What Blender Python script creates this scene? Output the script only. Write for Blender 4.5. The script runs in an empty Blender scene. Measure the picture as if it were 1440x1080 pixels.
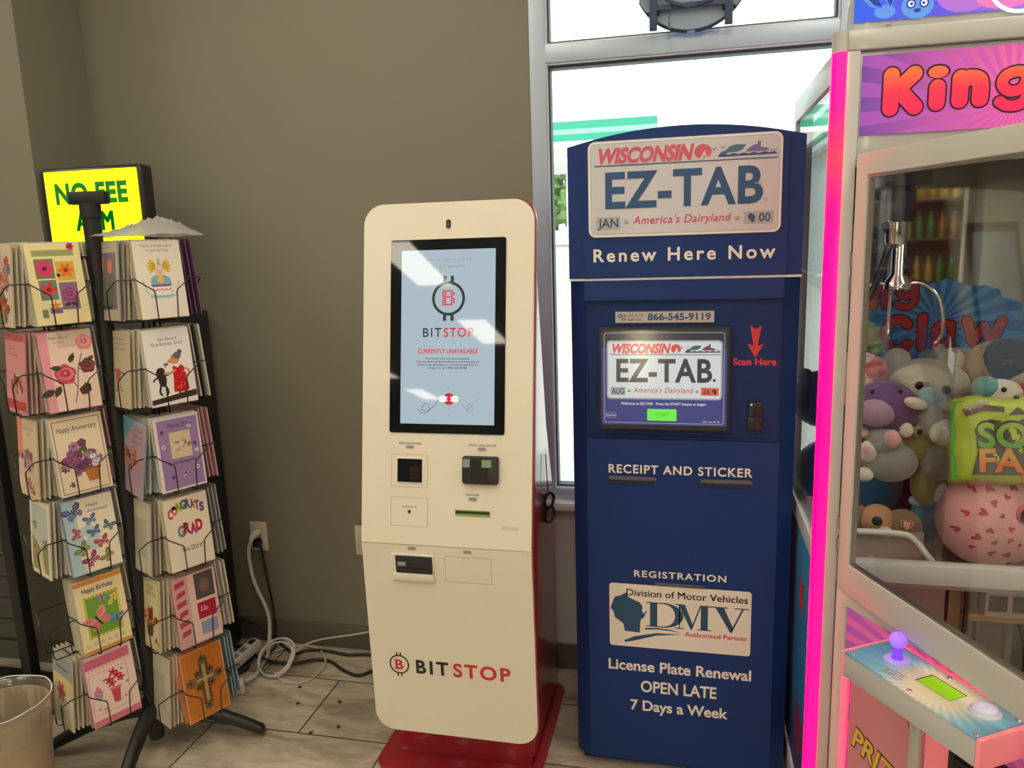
import bpy, bmesh, math, random
from mathutils import Vector, Matrix
random.seed(7)
SC = bpy.context.scene
COL = SC.collection
R = math.radians
# ------------------------------------------------------------------ camera
cd = bpy.data.cameras.new('camera'); cam = bpy.data.objects.new('camera', cd); COL.objects.link(cam); SC.camera = cam
cd.sensor_width = 36; cd.lens = 36*1081/1440; cd.clip_start = .02; cd.clip_end = 200
yaw, pitch, roll = R(13.24), R(10.38), R(1.82)
F = Vector((-math.sin(yaw)*math.cos(pitch), math.cos(yaw)*math.cos(pitch), -math.sin(pitch)))
r0 = Vector((math.cos(yaw), math.sin(yaw), 0)); d0 = F.cross(r0)
rr = math.cos(roll)*r0 + math.sin(roll)*d0; dd = math.cos(roll)*d0 - math.sin(roll)*r0
M = Matrix.Identity(4)
for i in range(3):
    M[i][0] = rr[i]; M[i][1] = -dd[i]; M[i][2] = -F[i]
M[0][3], M[1][3], M[2][3] = 0, 0, 1.5
cam.matrix_world = M
# ------------------------------------------------------------------ view, sky, sun
SC.view_settings.view_transform = 'Standard'; SC.view_settings.look = 'None'
SC.view_settings.exposure = 0.0; SC.view_settings.gamma = 1.0; SC.view_settings.use_curve_mapping = False
W = bpy.data.worlds.new('sky'); SC.world = W; W.use_nodes = True
SKY = 2.2
bg = W.node_tree.nodes['Background']; bg.inputs[0].default_value = (.90, .965, 1, 1); bg.inputs[1].default_value = SKY
sl = bpy.data.lights.new('sun', 'SUN'); sl.energy = 4.0; sl.angle = R(2); sl.color = (1, .95, .86)
so = bpy.data.objects.new('sun', sl); COL.objects.link(so); so.rotation_euler = (R(48), 0, R(-25)); so.location = (0, 0, 12)
TROFFER = 13.2
WARM = (1.0, .905, .72)
# ------------------------------------------------------------------ helpers
MATS = {}
def mat(name, col, rough=.5, metal=0., emit=0., ecol=None, spec=.5, coat=0., noise=0., nscale=8., bump=0., trans=0., alpha=1., sheen=0.):
    if name in MATS: return MATS[name]
    m = bpy.data.materials.new(name); m.use_nodes = True; nt = m.node_tree; b = nt.nodes['Principled BSDF']
    c = (*col, 1)
    b.inputs['Base Color'].default_value = c; b.inputs['Roughness'].default_value = rough; b.inputs['Metallic'].default_value = metal
    b.inputs['Specular IOR Level'].default_value = spec; b.inputs['Coat Weight'].default_value = coat; b.inputs['Coat Roughness'].default_value = .05
    b.inputs['Transmission Weight'].default_value = trans; b.inputs['Alpha'].default_value = alpha
    if sheen: b.inputs['Sheen Weight'].default_value = sheen
    if emit:
        b.inputs['Emission Color'].default_value = (*(ecol or col), 1); b.inputs['Emission Strength'].default_value = emit
    if noise or bump:
        tc = nt.nodes.new('ShaderNodeTexCoord'); n = nt.nodes.new('ShaderNodeTexNoise'); n.inputs['Scale'].default_value = nscale; n.inputs['Detail'].default_value = 5
        nt.links.new(tc.outputs['Object'], n.inputs['Vector'])
        if noise:
            mx = nt.nodes.new('ShaderNodeMix'); mx.data_type = 'RGBA'
            mx.inputs[6].default_value = tuple(max(0, x*(1-noise)) for x in col)+(1,); mx.inputs[7].default_value = tuple(min(1, x*(1+noise)) for x in col)+(1,)
            nt.links.new(n.outputs['Fac'], mx.inputs[0]); nt.links.new(mx.outputs[2], b.inputs['Base Color'])
        if bump:
            bp = nt.nodes.new('ShaderNodeBump'); bp.inputs['Strength'].default_value = bump; bp.inputs['Distance'].default_value = .01
            nt.links.new(n.outputs['Fac'], bp.inputs['Height']); nt.links.new(bp.outputs['Normal'], b.inputs['Normal'])
    MATS[name] = m; return m
def glass(name, tint=(1, 1, 1), rough=0., fac_add=0.0):
    if name in MATS: return MATS[name]
    m = bpy.data.materials.new(name); m.use_nodes = True; nt = m.node_tree; nt.nodes.clear()
    o = nt.nodes.new('ShaderNodeOutputMaterial'); t = nt.nodes.new('ShaderNodeBsdfTransparent'); t.inputs[0].default_value = (*tint, 1)
    g = nt.nodes.new('ShaderNodeBsdfGlossy'); g.inputs['Roughness'].default_value = rough
    f = nt.nodes.new('ShaderNodeFresnel'); ge = nt.nodes.new('ShaderNodeNewGeometry'); mr = nt.nodes.new('ShaderNodeMapRange'); mr.inputs[3].default_value = 1.5; mr.inputs[4].default_value = 1/1.5
    nt.links.new(ge.outputs['Backfacing'], mr.inputs[0]); nt.links.new(mr.outputs[0], f.inputs[0])
    a = nt.nodes.new('ShaderNodeMath'); a.operation = 'ADD'; a.use_clamp = True; a.inputs[1].default_value = fac_add
    x = nt.nodes.new('ShaderNodeMixShader')
    nt.links.new(f.outputs[0], a.inputs[0]); nt.links.new(a.outputs[0], x.inputs[0]); nt.links.new(t.outputs[0], x.inputs[1]); nt.links.new(g.outputs[0], x.inputs[2]); nt.links.new(x.outputs[0], o.inputs[0])
    MATS[name] = m; return m
def rays_mat(name, c1, c2, d1, d2, centre, n, ax=(0, 2), emit=.0, spread=.4, rough=.3):
    """printed starburst: two-tone rays from a centre, drifting from c to d along the first axis (object coordinates)"""
    m = bpy.data.materials.new(name); m.use_nodes = True; nt = m.node_tree; b = nt.nodes['Principled BSDF']; L = nt.links.new
    tc = nt.nodes.new('ShaderNodeTexCoord'); s = nt.nodes.new('ShaderNodeSeparateXYZ'); L(tc.outputs['Object'], s.inputs[0])
    def math_(op, a, b_=None):
        q = nt.nodes.new('ShaderNodeMath'); q.operation = op
        for i, v in enumerate((a, b_)):
            if v is None: continue
            if isinstance(v, (int, float)): q.inputs[i].default_value = v
            else: L(v, q.inputs[i])
        return q.outputs[0]
    u = math_('SUBTRACT', s.outputs[ax[0]], centre[0]); v = math_('SUBTRACT', s.outputs[ax[1]], centre[1])
    an = math_('ARCTAN2', v, u); w = math_('SINE', math_('MULTIPLY', an, n)); st = math_('GREATER_THAN', w, 0.)
    du = math_('MULTIPLY', math_('ABSOLUTE', u), 1/spread); du = math_('MINIMUM', du, 1.)
    def mx(f, a, c):
        q = nt.nodes.new('ShaderNodeMix'); q.data_type = 'RGBA'; L(f, q.inputs[0])
        for i, z in ((6, a), (7, c)):
            if isinstance(z, tuple): q.inputs[i].default_value = (*z, 1)
            else: L(z, q.inputs[i])
        return q.outputs[2]
    near = mx(st, d1, d2); far = mx(st, c1, c2); res = mx(du, near, far)
    L(res, b.inputs['Base Color']); b.inputs['Roughness'].default_value = rough
    if emit: L(res, b.inputs['Emission Color']); b.inputs['Emission Strength'].default_value = emit
    MATS[name] = m; return m
def ramp_mat(name, axis, p0, p1, cols, rough=.4, emit=0.):
    m = bpy.data.materials.new(name); m.use_nodes = True; nt = m.node_tree; b = nt.nodes['Principled BSDF']; L = nt.links.new
    tc = nt.nodes.new('ShaderNodeTexCoord'); s = nt.nodes.new('ShaderNodeSeparateXYZ'); L(tc.outputs['Object'], s.inputs[0])
    mr = nt.nodes.new('ShaderNodeMapRange'); mr.inputs[1].default_value = p0; mr.inputs[2].default_value = p1; L(s.outputs[axis], mr.inputs[0])
    r = nt.nodes.new('ShaderNodeValToRGB'); L(mr.outputs[0], r.inputs[0]); e = r.color_ramp.elements
    e[0].color = (*cols[0], 1); e[1].color = (*cols[-1], 1)
    for i, c in enumerate(cols[1:-1]):
        q = e.new((i+1)/(len(cols)-1)); q.color = (*c, 1)
    L(r.outputs[0], b.inputs['Base Color']); b.inputs['Roughness'].default_value = rough
    if emit: L(r.outputs[0], b.inputs['Emission Color']); b.inputs['Emission Strength'].default_value = emit
    MATS[name] = m; return m
def srgb(r, g, b): return tuple(((x/255+.055)/1.055)**2.4 if x > 10 else x/255/12.92 for x in (r, g, b))
class Fr:                                                            # a drawing frame: origin, two axes, outward normal
    def __init__(s, o, u=(1, 0, 0), v=(0, 0, 1)):
        s.o = Vector(o); s.u = Vector(u).normalized(); s.v = Vector(v).normalized(); s.w = s.u.cross(s.v)
    def p(s, a, b, c=0.): return s.o + s.u*a + s.v*b + s.w*c
class MB:
    def __init__(s): s.V = []; s.F = []; s.I = []; s.M = []
    def mi(s, m):
        if m not in s.M: s.M.append(m)
        return s.M.index(m)
    def add(s, vs, fs, m):
        k = len(s.V); s.V += [Vector(v) for v in vs]; i = s.mi(m)
        for f in fs: s.F.append([k+j for j in f]); s.I.append(i)
        return s
    def box(s, x0, x1, y0, y1, z0, z1, m):
        v = [(x, y, z) for z in (z0, z1) for y in (y0, y1) for x in (x0, x1)]
        return s.add(v, [(0, 2, 3, 1), (4, 5, 7, 6), (0, 1, 5, 4), (2, 6, 7, 3), (0, 4, 6, 2), (1, 3, 7, 5)], m)
    def fbox(s, fr, a0, a1, b0, b1, c0, c1, m):
        return s.prism(fr, [(a0, b0), (a1, b0), (a1, b1), (a0, b1)], c0, c1, m)
    def prism(s, fr, pts, c0, c1, m):
        n = len(pts); v = [fr.p(a, b, c0) for a, b in pts] + [fr.p(a, b, c1) for a, b in pts]
        return s.add(v, [tuple(range(n-1, -1, -1)), tuple(range(n, 2*n))] + [(i, (i+1) % n, n+(i+1) % n, n+i) for i in range(n)], m)
    def ring(s, fr, outer, inner, c0, c1, m):                        # frame between two outlines with the same number of points
        n = len(outer); v = []
        for c in (c0, c1):
            v += [fr.p(a, b, c) for a, b in outer] + [fr.p(a, b, c) for a, b in inner]
        fs = []
        for i in range(n):
            j = (i+1) % n
            fs += [(2*n+i, 2*n+j, 3*n+j, 3*n+i), (i, n+i, n+j, j), (i, j, 2*n+j, 2*n+i), (n+i, 3*n+i, 3*n+j, n+j)]
        return s.add(v, fs, m)
    def poly(s, fr, pts, c, m):
        ar = sum(pts[i][0]*pts[(i+1) % len(pts)][1]-pts[(i+1) % len(pts)][0]*pts[i][1] for i in range(len(pts)))
        if ar < 0: pts = pts[::-1]
        return s.add([fr.p(a, b, c) for a, b in pts], [tuple(range(len(pts)))], m)
    def tube(s, pts, r, m, n=8, closed=False, rs=None):
        pts = [Vector(p) for p in pts]; N = len(pts); vs = []; prev = None
        for i, p in enumerate(pts):
            a = pts[(i-1) % N] if (i or closed) else p; b = pts[(i+1) % N] if (i < N-1 or closed) else p
            t = (b-a).normalized()
            if prev is None:
                x = t.orthogonal().normalized()
            else:
                x = prev - t*prev.dot(t); x = x.normalized() if x.length > 1e-6 else t.orthogonal().normalized()
            prev = x; y = t.cross(x); q = rs[i] if rs else r
            vs += [p + (x*math.cos(2*math.pi*k/n) + y*math.sin(2*math.pi*k/n))*q for k in range(n)]
        fs = [(i*n+k, i*n+(k+1) % n, ((i+1) % N)*n+(k+1) % n, ((i+1) % N)*n+k) for i in range(N if closed else N-1) for k in range(n)]
        if not closed: fs += [tuple(range(n-1, -1, -1)), tuple((N-1)*n+k for k in range(n))]
        return s.add(vs, fs, m)
    def lathe(s, fr, prof, m, n=28):                                 # profile (radius, height along w)
        vs = []; 
        for r_, h in prof:
            vs += [fr.p(r_*math.cos(2*math.pi*k/n), r_*math.sin(2*math.pi*k/n), h) for k in range(n)]
        fs = [(i*n+k, i*n+(k+1) % n, (i+1)*n+(k+1) % n, (i+1)*n+k) for i in range(len(prof)-1) for k in range(n)]
        fs += [tuple(range(n-1, -1, -1)), tuple((len(prof)-1)*n+k for k in range(n))]
        return s.add(vs, fs, m)
    def ell(s, c, r, m, rot=(0, 0, 0), seg=24, rings=16, f=None):
        from mathutils import Euler
        E = Euler(rot).to_matrix(); c = Vector(c); vs = []
        for i in range(rings+1):
            th = math.pi*i/rings
            for k in range(seg):
                ph = 2*math.pi*k/seg; d = Vector((math.sin(th)*math.cos(ph), math.sin(th)*math.sin(ph), math.cos(th)))
                if f: d = f(d)
                vs.append(c + E @ Vector((d.x*r[0], d.y*r[1], d.z*r[2])))
        fs = [(i*seg+k, (i+1)*seg+k, (i+1)*seg+(k+1) % seg, i*seg+(k+1) % seg) for i in range(rings) for k in range(seg)]
        return s.add(vs, fs, m)
    def text(s, fr, txt, a0, a1, b0, cap, c, m, bold=.02, space=1.0, shear=0., rot=0., flip=False):
        """lettering fitted between a0 and a1 on the baseline b0, capitals cap high"""
        if 'M' in txt and bold > 0:                                   # heavy capitals built from shifted copies
            V0, F0 = glyphs(txt, 0., space); V, Fc = [], []
            for q, (ox, oy) in enumerate(((-bold, -bold*.5), (bold, -bold*.5), (-bold, bold*.5), (bold, bold*.5), (0, 0))):
                k_ = len(V); V = V + [(x+ox, y+oy) for x, y in V0]; Fc = Fc + [tuple(j+k_ for j in f) for f in F0]
        else: V, Fc = glyphs(txt, bold, space)
        x0 = min(v[0] for v in V); x1 = max(v[0] for v in V)
        sx = (a1-a0)/(x1-x0); sy = cap/CAP; cr, sr = math.cos(rot), math.sin(rot); out = []
        for x, y in V:
            a = (x-x0)*sx + y*sy*shear; b = y*sy
            out.append(fr.p(a0 + a*cr - b*sr, b0 + a*sr + b*cr, c))
        return s.add(out, Fc, m)
    def build(s, name, parent=None, smooth=38, bevel=0., seg=2, weld=True, off=None):
        if off is not None: s.V = [v-Vector(off) for v in s.V]
        me = bpy.data.meshes.new(name); me.from_pydata([tuple(v) for v in s.V], [], s.F)
        for m in s.M: me.materials.append(m)
        me.polygons.foreach_set('material_index', s.I)
        if bevel or weld:
            b = bmesh.new(); b.from_mesh(me)
            if weld: bmesh.ops.remove_doubles(b, verts=b.verts, dist=1e-6)
            if bevel:
                es = [e for e in b.edges if len(e.link_faces) == 2 and e.calc_face_angle(0) > R(30)]
                bmesh.ops.bevel(b, geom=es, offset=bevel, segments=seg, affect='EDGES', profile=.5, clamp_overlap=True)
            b.to_mesh(me); b.free()
        if smooth:
            me.polygons.foreach_set('use_smooth', [True]*len(me.polygons)); me.set_sharp_from_angle(angle=R(smooth))
        me.update()
        o = bpy.data.objects.new(name, me); COL.objects.link(o)
        if parent: o.parent = parent
        return o
GC = {}
def glyphs(txt, bold, space):
    k = (txt, bold, space)
    if k not in GC:
        c = bpy.data.curves.new('t', 'FONT'); c.body = txt; c.size = 1; c.offset = bold; c.space_character = space; c.resolution_u = 4
        o = bpy.data.objects.new('t', c); COL.objects.link(o); me = bpy.data.meshes.new_from_object(o)
        GC[k] = ([(v.co.x, v.co.y) for v in me.vertices], [tuple(p.vertices) for p in me.polygons])
        bpy.data.objects.remove(o); bpy.data.curves.remove(c); bpy.data.meshes.remove(me)
    return GC[k]
CAP = 1.0
CAP = max(v[1] for v in glyphs('H', 0., 1.)[0])
def scrawl(b, fr, a0, a1, z, h, c, m, sl=.25, seed=0):
    """tiny handwriting too small to read: one run of slanted pen strokes with word gaps"""
    g = random.Random(seed+int(a0*9999)+int(z*9999)); x = a0
    while x < a1-h*.6:
        for _ in range(g.randint(2, 6)):
            if x > a1-h*.5: break
            t = h*g.choice((.55, .6, .65, 1.)); w_ = h*.16
            b.poly(fr, [(x, z), (x+w_, z), (x+w_+t*sl, z+t), (x+t*sl, z+t)], c, m); b.poly(fr, [(x, z), (x+h*.5, z+h*.12), (x+h*.5, z+h*.26), (x, z+h*.14)], c+1e-5, m)
            x += h*g.uniform(.42, .62)
        x += h*.5
def thing(name, label, cat, loc=(0, 0, 0), rz=0., group=None):
    o = bpy.data.objects.new(name, None); COL.objects.link(o); o.location = loc; o.rotation_euler = (0, 0, rz); o.empty_display_size = .05
    return tag(o, label, cat, group)
def tag(o, label, cat, group=None):
    o['label'] = label; o['category'] = cat
    if group: o['group'] = group
    return o
def struct(o): o['kind'] = 'structure'; return o
def rrect(a0, a1, b0, b1, r, n=6):
    pts = []
    for (cx, cy, s0) in ((a1-r, b1-r, 0), (a0+r, b1-r, 90), (a0+r, b0+r, 180), (a1-r, b0+r, 270)):
        pts += [(cx+r*math.cos(R(s0+90*i/n)), cy+r*math.sin(R(s0+90*i/n))) for i in range(n+1)]
    return pts
def circ(a, b, r, n=24, ry=None, t0=0., t1=360.):
    k = n if t1-t0 == 360 else n+1
    return [(a+r*math.cos(R(t0+(t1-t0)*i/n)), b+(ry or r)*math.sin(R(t0+(t1-t0)*i/n))) for i in range(k)]
def rect(a0, a1, b0, b1): return [(a0, b0), (a1, b0), (a1, b1), (a0, b1)]
def star(a, b, r, r2, n, t=0.): return [(a+(r if i % 2 == 0 else r2)*math.cos(R(t)+math.pi*i/n), b+(r if i % 2 == 0 else r2)*math.sin(R(t)+math.pi*i/n)) for i in range(2*n)]
def arcpts(pts, n=6):                                                # Catmull-Rom through points
    P = [Vector(p) for p in pts]; out = []
    for i in range(len(P)-1):
        a = P[max(i-1, 0)]; b = P[i]; c = P[i+1]; d = P[min(i+2, len(P)-1)]
        for k in range(n):
            t = k/n; out.append(.5*((2*b)+(c-a)*t+(2*a-5*b+4*c-d)*t*t+(3*b-a-3*c+d)*t**3))
    return out + [P[-1]]
# ------------------------------------------------------------------ common materials
M_TAUPE = mat('taupe_paint', (.21, .197, .15), .6, noise=.05, nscale=3, bump=.04)
M_TAN = mat('tan_paint', (.42, .36, .25), .6, noise=.04, nscale=3)
M_PALEWALL = mat('pale_wall_lit_tone', (.64, .60, .57), .6, noise=.04, nscale=3)  # taupe wall made pale: brightness under the window put into its colour
M_CEIL = mat('ceiling_tile', (.72, .70, .65), .9, noise=.06, nscale=20)
M_BASE = mat('baseboard_vinyl', (.13, .115, .095), .5)
M_ALU = mat('aluminium_frame', (.50, .60, .74), .42, metal=.25, noise=.03, nscale=30)  # blue of the window flare put into the frame colour
M_GASKET = mat('rubber_gasket', (.05, .08, .10), .5)
M_WHITE = mat('white_plastic', (.82, .80, .74), .35)
M_CREAM = mat('white_powdercoat', (.77, .72, .61), .42, coat=.15, noise=.015, nscale=25)
M_CLAWW = mat('white_claw_steel', (.53, .535, .53), .35, coat=.2, noise=.02, nscale=12)
M_BLK = mat('black_metal', (.012, .012, .013), .42)
M_BLKP = mat('black_plastic', (.018, .018, .02), .35)
M_RED = mat('red_powdercoat', (.33, .012, .026), .3, coat=.6)
M_BLUE = mat('navy_powdercoat', (.012, .040, .175), .42, spec=.22, coat=.0, noise=.12, nscale=180, bump=.05)
M_BLUED = mat('navy_bezel', (.012, .034, .14), .5, spec=.2, noise=.3, nscale=260, bump=.1)
M_INK = mat('dark_print', (.016, .017, .022), .5)
M_GREYINK = mat('grey_print', (.10, .10, .11), .5)
M_REDINK = mat('red_print', (.60, .035, .03), .5)
M_WINK = mat('white_vinyl_print', (.80, .78, .72), .45)
M_NAVYINK = mat('navy_print', (.022, .085, .22), .5)
M_PINKR = mat('plate_red_print', (.62, .10, .17), .5)
M_CHROME = mat('chrome', (.8, .8, .82), .12, metal=1)
M_STEEL = mat('brushed_steel', (.45, .45, .46), .3, metal=1)
M_GLASS = glass('window_glass', (.97, .99, .98))
# ------------------------------------------------------------------ room shell
YW = 2.494; ZC = 3.0
def tile_mat():
    m = bpy.data.materials.new('stone_tile'); m.use_nodes = True; nt = m.node_tree; b = nt.nodes['Principled BSDF']; L = nt.links.new
    tc = nt.nodes.new('ShaderNodeTexCoord'); mp = nt.nodes.new('ShaderNodeMapping'); L(tc.outputs['Object'], mp.inputs[0]); mp.inputs['Location'].default_value = (12.0+1.197-.003, 12.0-1.97-.003+.3, 0)
    br = nt.nodes.new('ShaderNodeTexBrick'); L(mp.outputs[0], br.inputs[0])
    br.inputs['Scale'].default_value = 1; br.inputs['Brick Width'].default_value = .6; br.inputs['Row Height'].default_value = .3; br.inputs['Mortar Size'].default_value = .0032; br.offset = .5; br.inputs['Mortar Smooth'].default_value = .1
    br.inputs['Color1'].default_value = (.58, .52, .42, 1); br.inputs['Color2'].default_value = (.51, .46, .375, 1); br.inputs['Mortar'].default_value = (.09, .075, .055, 1)
    n = nt.nodes.new('ShaderNodeTexNoise'); n.inputs['Scale'].default_value = 5; n.inputs['Detail'].default_value = 9; n.inputs['Distortion'].default_value = 1.2; n.inputs['Roughness'].default_value = .65
    mp2 = nt.nodes.new('ShaderNodeMapping'); L(tc.outputs['Object'], mp2.inputs[0]); mp2.inputs['Scale'].default_value = (.7, 2.2, 1); L(mp2.outputs[0], n.inputs['Vector'])
    rp = nt.nodes.new('ShaderNodeValToRGB'); L(n.outputs['Fac'], rp.inputs[0]); e = rp.color_ramp.elements; e[0].position = .36; e[0].color = (.50, .46, .40, 1); e[1].position = .66; e[1].color = (1.1, 1.08, 1.05, 1)
    mx = nt.nodes.new('ShaderNodeMix'); mx.data_type = 'RGBA'; mx.blend_type = 'MULTIPLY'; mx.inputs[0].default_value = .95; L(br.outputs['Color'], mx.inputs[6]); L(rp.outputs[0], mx.inputs[7])
    L(mx.outputs[2], b.inputs['Base Color']); b.inputs['Roughness'].default_value = .34
    bp = nt.nodes.new('ShaderNodeBump'); bp.inputs['Strength'].default_value = .25; bp.inputs['Distance'].default_value = .004; bp.invert = True; L(br.outputs['Fac'], bp.inputs['Height']); L(bp.outputs[0], b.inputs['Normal'])
    return m
M_TILE = tile_mat()
struct(MB().box(-7, 5, -11, YW, -.1, 0, M_TILE).build('floor', smooth=0))
struct(MB().box(-7, 5, -11, YW+.2, ZC, ZC+.1, M_CEIL).build('ceiling', smooth=0))
struct(MB().box(-2.113, -.497, YW, YW+.18, 0, ZC, M_TAUPE).build('wall_back', smooth=0))
struct(MB().box(-7, -2.113, 2.204, YW+.18, 0, ZC, M_TAUPE).build('wall_left_return', smooth=0))
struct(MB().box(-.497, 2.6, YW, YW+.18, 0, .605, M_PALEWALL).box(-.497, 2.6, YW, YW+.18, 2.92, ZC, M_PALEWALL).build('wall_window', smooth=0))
struct(MB().box(2.6, 5, YW, YW+.18, 0, ZC, M_TAUPE).build('wall_back_right', smooth=0))
struct(MB().box(-7.1, -7, -11, YW+.18, 0, ZC, M_TAN).build('wall_left', smooth=0))
struct(MB().box(5, 5.1, -11, YW+.18, 0, ZC, M_TAN).build('wall_right', smooth=0))
struct(MB().box(-7, 5, -11.1, -11, 0, ZC, M_TAN).build('wall_rear', smooth=0))
struct(MB().box(-2.101, -.497, YW-.012, YW, 0, .096, M_BASE).build('baseboard_back', bevel=.003))
struct(MB().box(-.497, 2.6, YW-.012, YW, 0, .096, M_BASE).build('baseboard_window', bevel=.003))
struct(MB().box(-2.113, -2.101, 2.204, YW-.012, 0, .096, M_BASE).box(-7, -2.101, 2.192, 2.204, 0, .096, M_BASE).build('baseboard_left', weld=False))
# the shop window: jamb, transom, mullion, sill, panes
def window(name, x0, x1, frames):
    fr = Fr((0, YW, 0)); b = MB()
    for a0, a1, z0, z1 in frames: b.fbox(fr, a0, a1, z0, z1, -.08, .006, M_ALU)
    o = struct(b.build(name, bevel=.002)); return o
w1 = window('window_1', -.497, .447, [(-.497, -.447, .605, 2.92), (.407, .447, .605, 2.92), (-.447, .407, 2.045, 2.098), (-.447, .407, .632, .668), (-.447, .407, 2.86, 2.92)])
fr = Fr((0, YW, 0)); bead = MB()
for z0, z1 in ((.668, 2.045), (2.098, 2.86)):
    bead.ring(fr, rect(-.447, .407, z0, z1), rect(-.442, .402, z0+.005, z1-.005), -.05, .0, mat('white_bead', (.80, .83, .84), .4))
    bead.ring(fr, rect(-.442, .402, z0+.005, z1-.005), rect(-.436, .396, z0+.012, z1-.014), -.05, -.012, M_GASKET)
bead.build('glazing_bead', w1)
for z0, z1 in ((.675, 2.036), (2.105, 2.85)):
    MB().fbox(fr, -.439, .399, z0, z1, -.04, -.034, M_GLASS).build('pane', w1)
w2 = window('window_2', .447, 2.6, [(2.54, 2.6, .605, 2.92), (1.5, 1.54, .605, 2.92), (.447, 1.5, 2.045, 2.098), (1.54, 2.54, 2.045, 2.098), (.447, 1.5, .632, .668), (1.54, 2.54, .632, .668), (.447, 1.5, 2.86, 2.92), (1.54, 2.54, 2.86, 2.92)])
for x0, x1 in ((.447, 1.5), (1.54, 2.54)):
    for z0, z1 in ((.668, 2.045), (2.098, 2.86)):
        MB().fbox(fr, x0, x1, z0, z1, -.04, -.034, M_GLASS).build('pane', w2)
struct(MB().box(-.497, 2.6, YW-.05, YW+.02, .605, .632, mat('white_sill', (.78, .77, .74), .35)).build('trim_sill', bevel=.003))
# ceiling lights
M_TROFF = mat('light_diffuser', (.9, .88, .8), .6, emit=TROFFER, ecol=WARM)
M_TROFR = mat('light_housing', (.8, .8, .78), .5)
def troffer(x, y):
    t = thing('ceiling_light', 'long recessed warm fluorescent ceiling light in the shop grid with added wall row', 'light', (x, y, ZC), 0, 'ceiling lights')
    MB().ring(Fr((0, 0, 0), (1, 0, 0), (0, -1, 0)), rect(-.2, .2, -.62, .62), rect(-.17, .17, -.59, .59), 0, .02, M_TROFR).build('frame', t)
    MB().box(-.17, .17, -.59, .59, -.012, -.004, M_TROFF).build('diffuser', t)
for x in (-4.8, -2.4, 0, 2.4):
    for y in (0., -2.45, -4.9, -7.35, -9.6): troffer(x, y)
for x in (-3.3, -1.15, 1.0): troffer(x, 1.25)  # row added off the grid to brighten the upper wall and floor
# ------------------------------------------------------------------ white bitcoin kiosk
K = thing('bitcoin_kiosk', 'white kiosk with red sides and tall lit screen standing on a red floor plate', 'kiosk', (-.615, 1.789, 0))
TL = R(10.4); UF = Fr((0, 0, .733), (1, 0, 0), (0, math.sin(TL), math.cos(TL))); LF = Fr((0, 0, .733), (1, 0, 0), (0, -.017, .525))
# red body: side profile swept across the width
prof = [(.045, .20), (.022, .735), (.175, 1.565), (.205, 1.60), (.25, 1.605), (.31, 1.57), (.36, 1.48), (.46, .95), (.555, .70), (.555, .03), (.16, .03), (.16, .20)]
SF = Fr((0, 0, 0), (0, 1, 0), (0, 0, 1))                           # w = +x
bd = MB(); bd.prism(SF, [(y, z) for y, z in prof], -.205, .19, M_RED); bd.build('body', K, bevel=.006)
MB().prism(Fr((-.02, .355, 0), (1, 0, 0), (0, 1, 0)), rrect(-.255, .235, -.29, .235, .05), .001, .012, M_RED).build('floor_plate', K, bevel=.002)
MB().box(-.222, .182, .150, .162, .012, .24, M_RED).build('base_skirt', K, bevel=.003)
for a in (-.19, -.1, .14):
    MB().lathe(Fr((a-.02, .149, .075), (1, 0, 0), (0, 0, 1)), [(.006, 0), (.005, .003)], M_RED, 10).build('bolt', K)
# bent front panel with red edge trim
def front(fr, b0, b1, rnd, m, c0, c1, grow):
    h = .23+grow; r_ = .055
    if rnd > 0: pts = [(-h, b0), (h, b0)] + circ(h-r_, b1+grow-r_, r_, 8, None, 0, 90) + circ(-h+r_, b1+grow-r_, r_, 8, None, 90, 180)
    else: pts = circ(-h+r_, b0-grow+r_, r_, 8, None, 180, 270) + circ(h-r_, b0-grow+r_, r_, 8, None, 270, 360) + [(h, b1), (-h, b1)]
    return pts
b = MB()
b.prism(UF, front(UF, .0005, .892, 1, 0, 0, 0, 0), -.010, 0, M_CREAM); b.build('upper_panel', K, smooth=30)
b = MB(); b.prism(LF, front(LF, -.558, -.0015, -1, 0, 0, 0, 0), -.010, 0, M_CREAM); b.build('lower_panel', K, smooth=30)
b = MB(); b.prism(UF, front(UF, .0, .892, 1, 0, 0, 0, .003), -.026, -.0105, M_RED); b.prism(LF, front(LF, -.558, 0, -1, 0, 0, 0, .003), -.026, -.0105, M_RED); b.build('edge_trim', K, smooth=30)
# camera and monitor
b = MB(); b.prism(UF, rrect(-.0065+.004, .0065+.004, .822, .846, .0063), .0002, .0016, M_BLKP); b.poly(UF, circ(.004, .833, .0035), .002, mat('lens_grey', (.12, .12, .13), .1)); b.build('camera', K)
M_BEZG = mat('black_screen_glass', (.004, .006, .010), .03, spec=.45)
b = MB(); b.prism(UF, rrect(-.153, .158, .293, .796, .006), .0002, .0022, M_BEZG); MON = b.build('monitor', K)
M_SCR = mat('kiosk_display_lit', (.03, .035, .04), .03, emit=.62, ecol=srgb(205, 226, 240), spec=.45)
b = MB(); b.poly(UF, rect(-.1225, .131, .317, .768), .0027, M_SCR); DIS = b.build('display', MON)
DI = mat('screen_dark_pixels', (.02, .02, .025), .04, emit=.05, ecol=(.5, .6, .7), spec=.45); DR = mat('screen_red_pixels', (.3, .01, .02), .04, emit=.42, ecol=(1, .04, .07), spec=.45); DG = mat('screen_grey_pixels', (.1, .1, .11), .04, emit=.28, ecol=(.6, .68, .75), spec=.45); DW = mat('screen_white_pixels', (.2, .2, .2), .04, emit=.75, ecol=(.95, .97, 1), spec=.45)
c = .0031; b = MB(); cx, cy = .0065, .642
b.ring(UF, circ(cx, cy, .0445, 40), circ(cx, cy, .0372, 40), c-.0002, c, DI)
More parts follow.
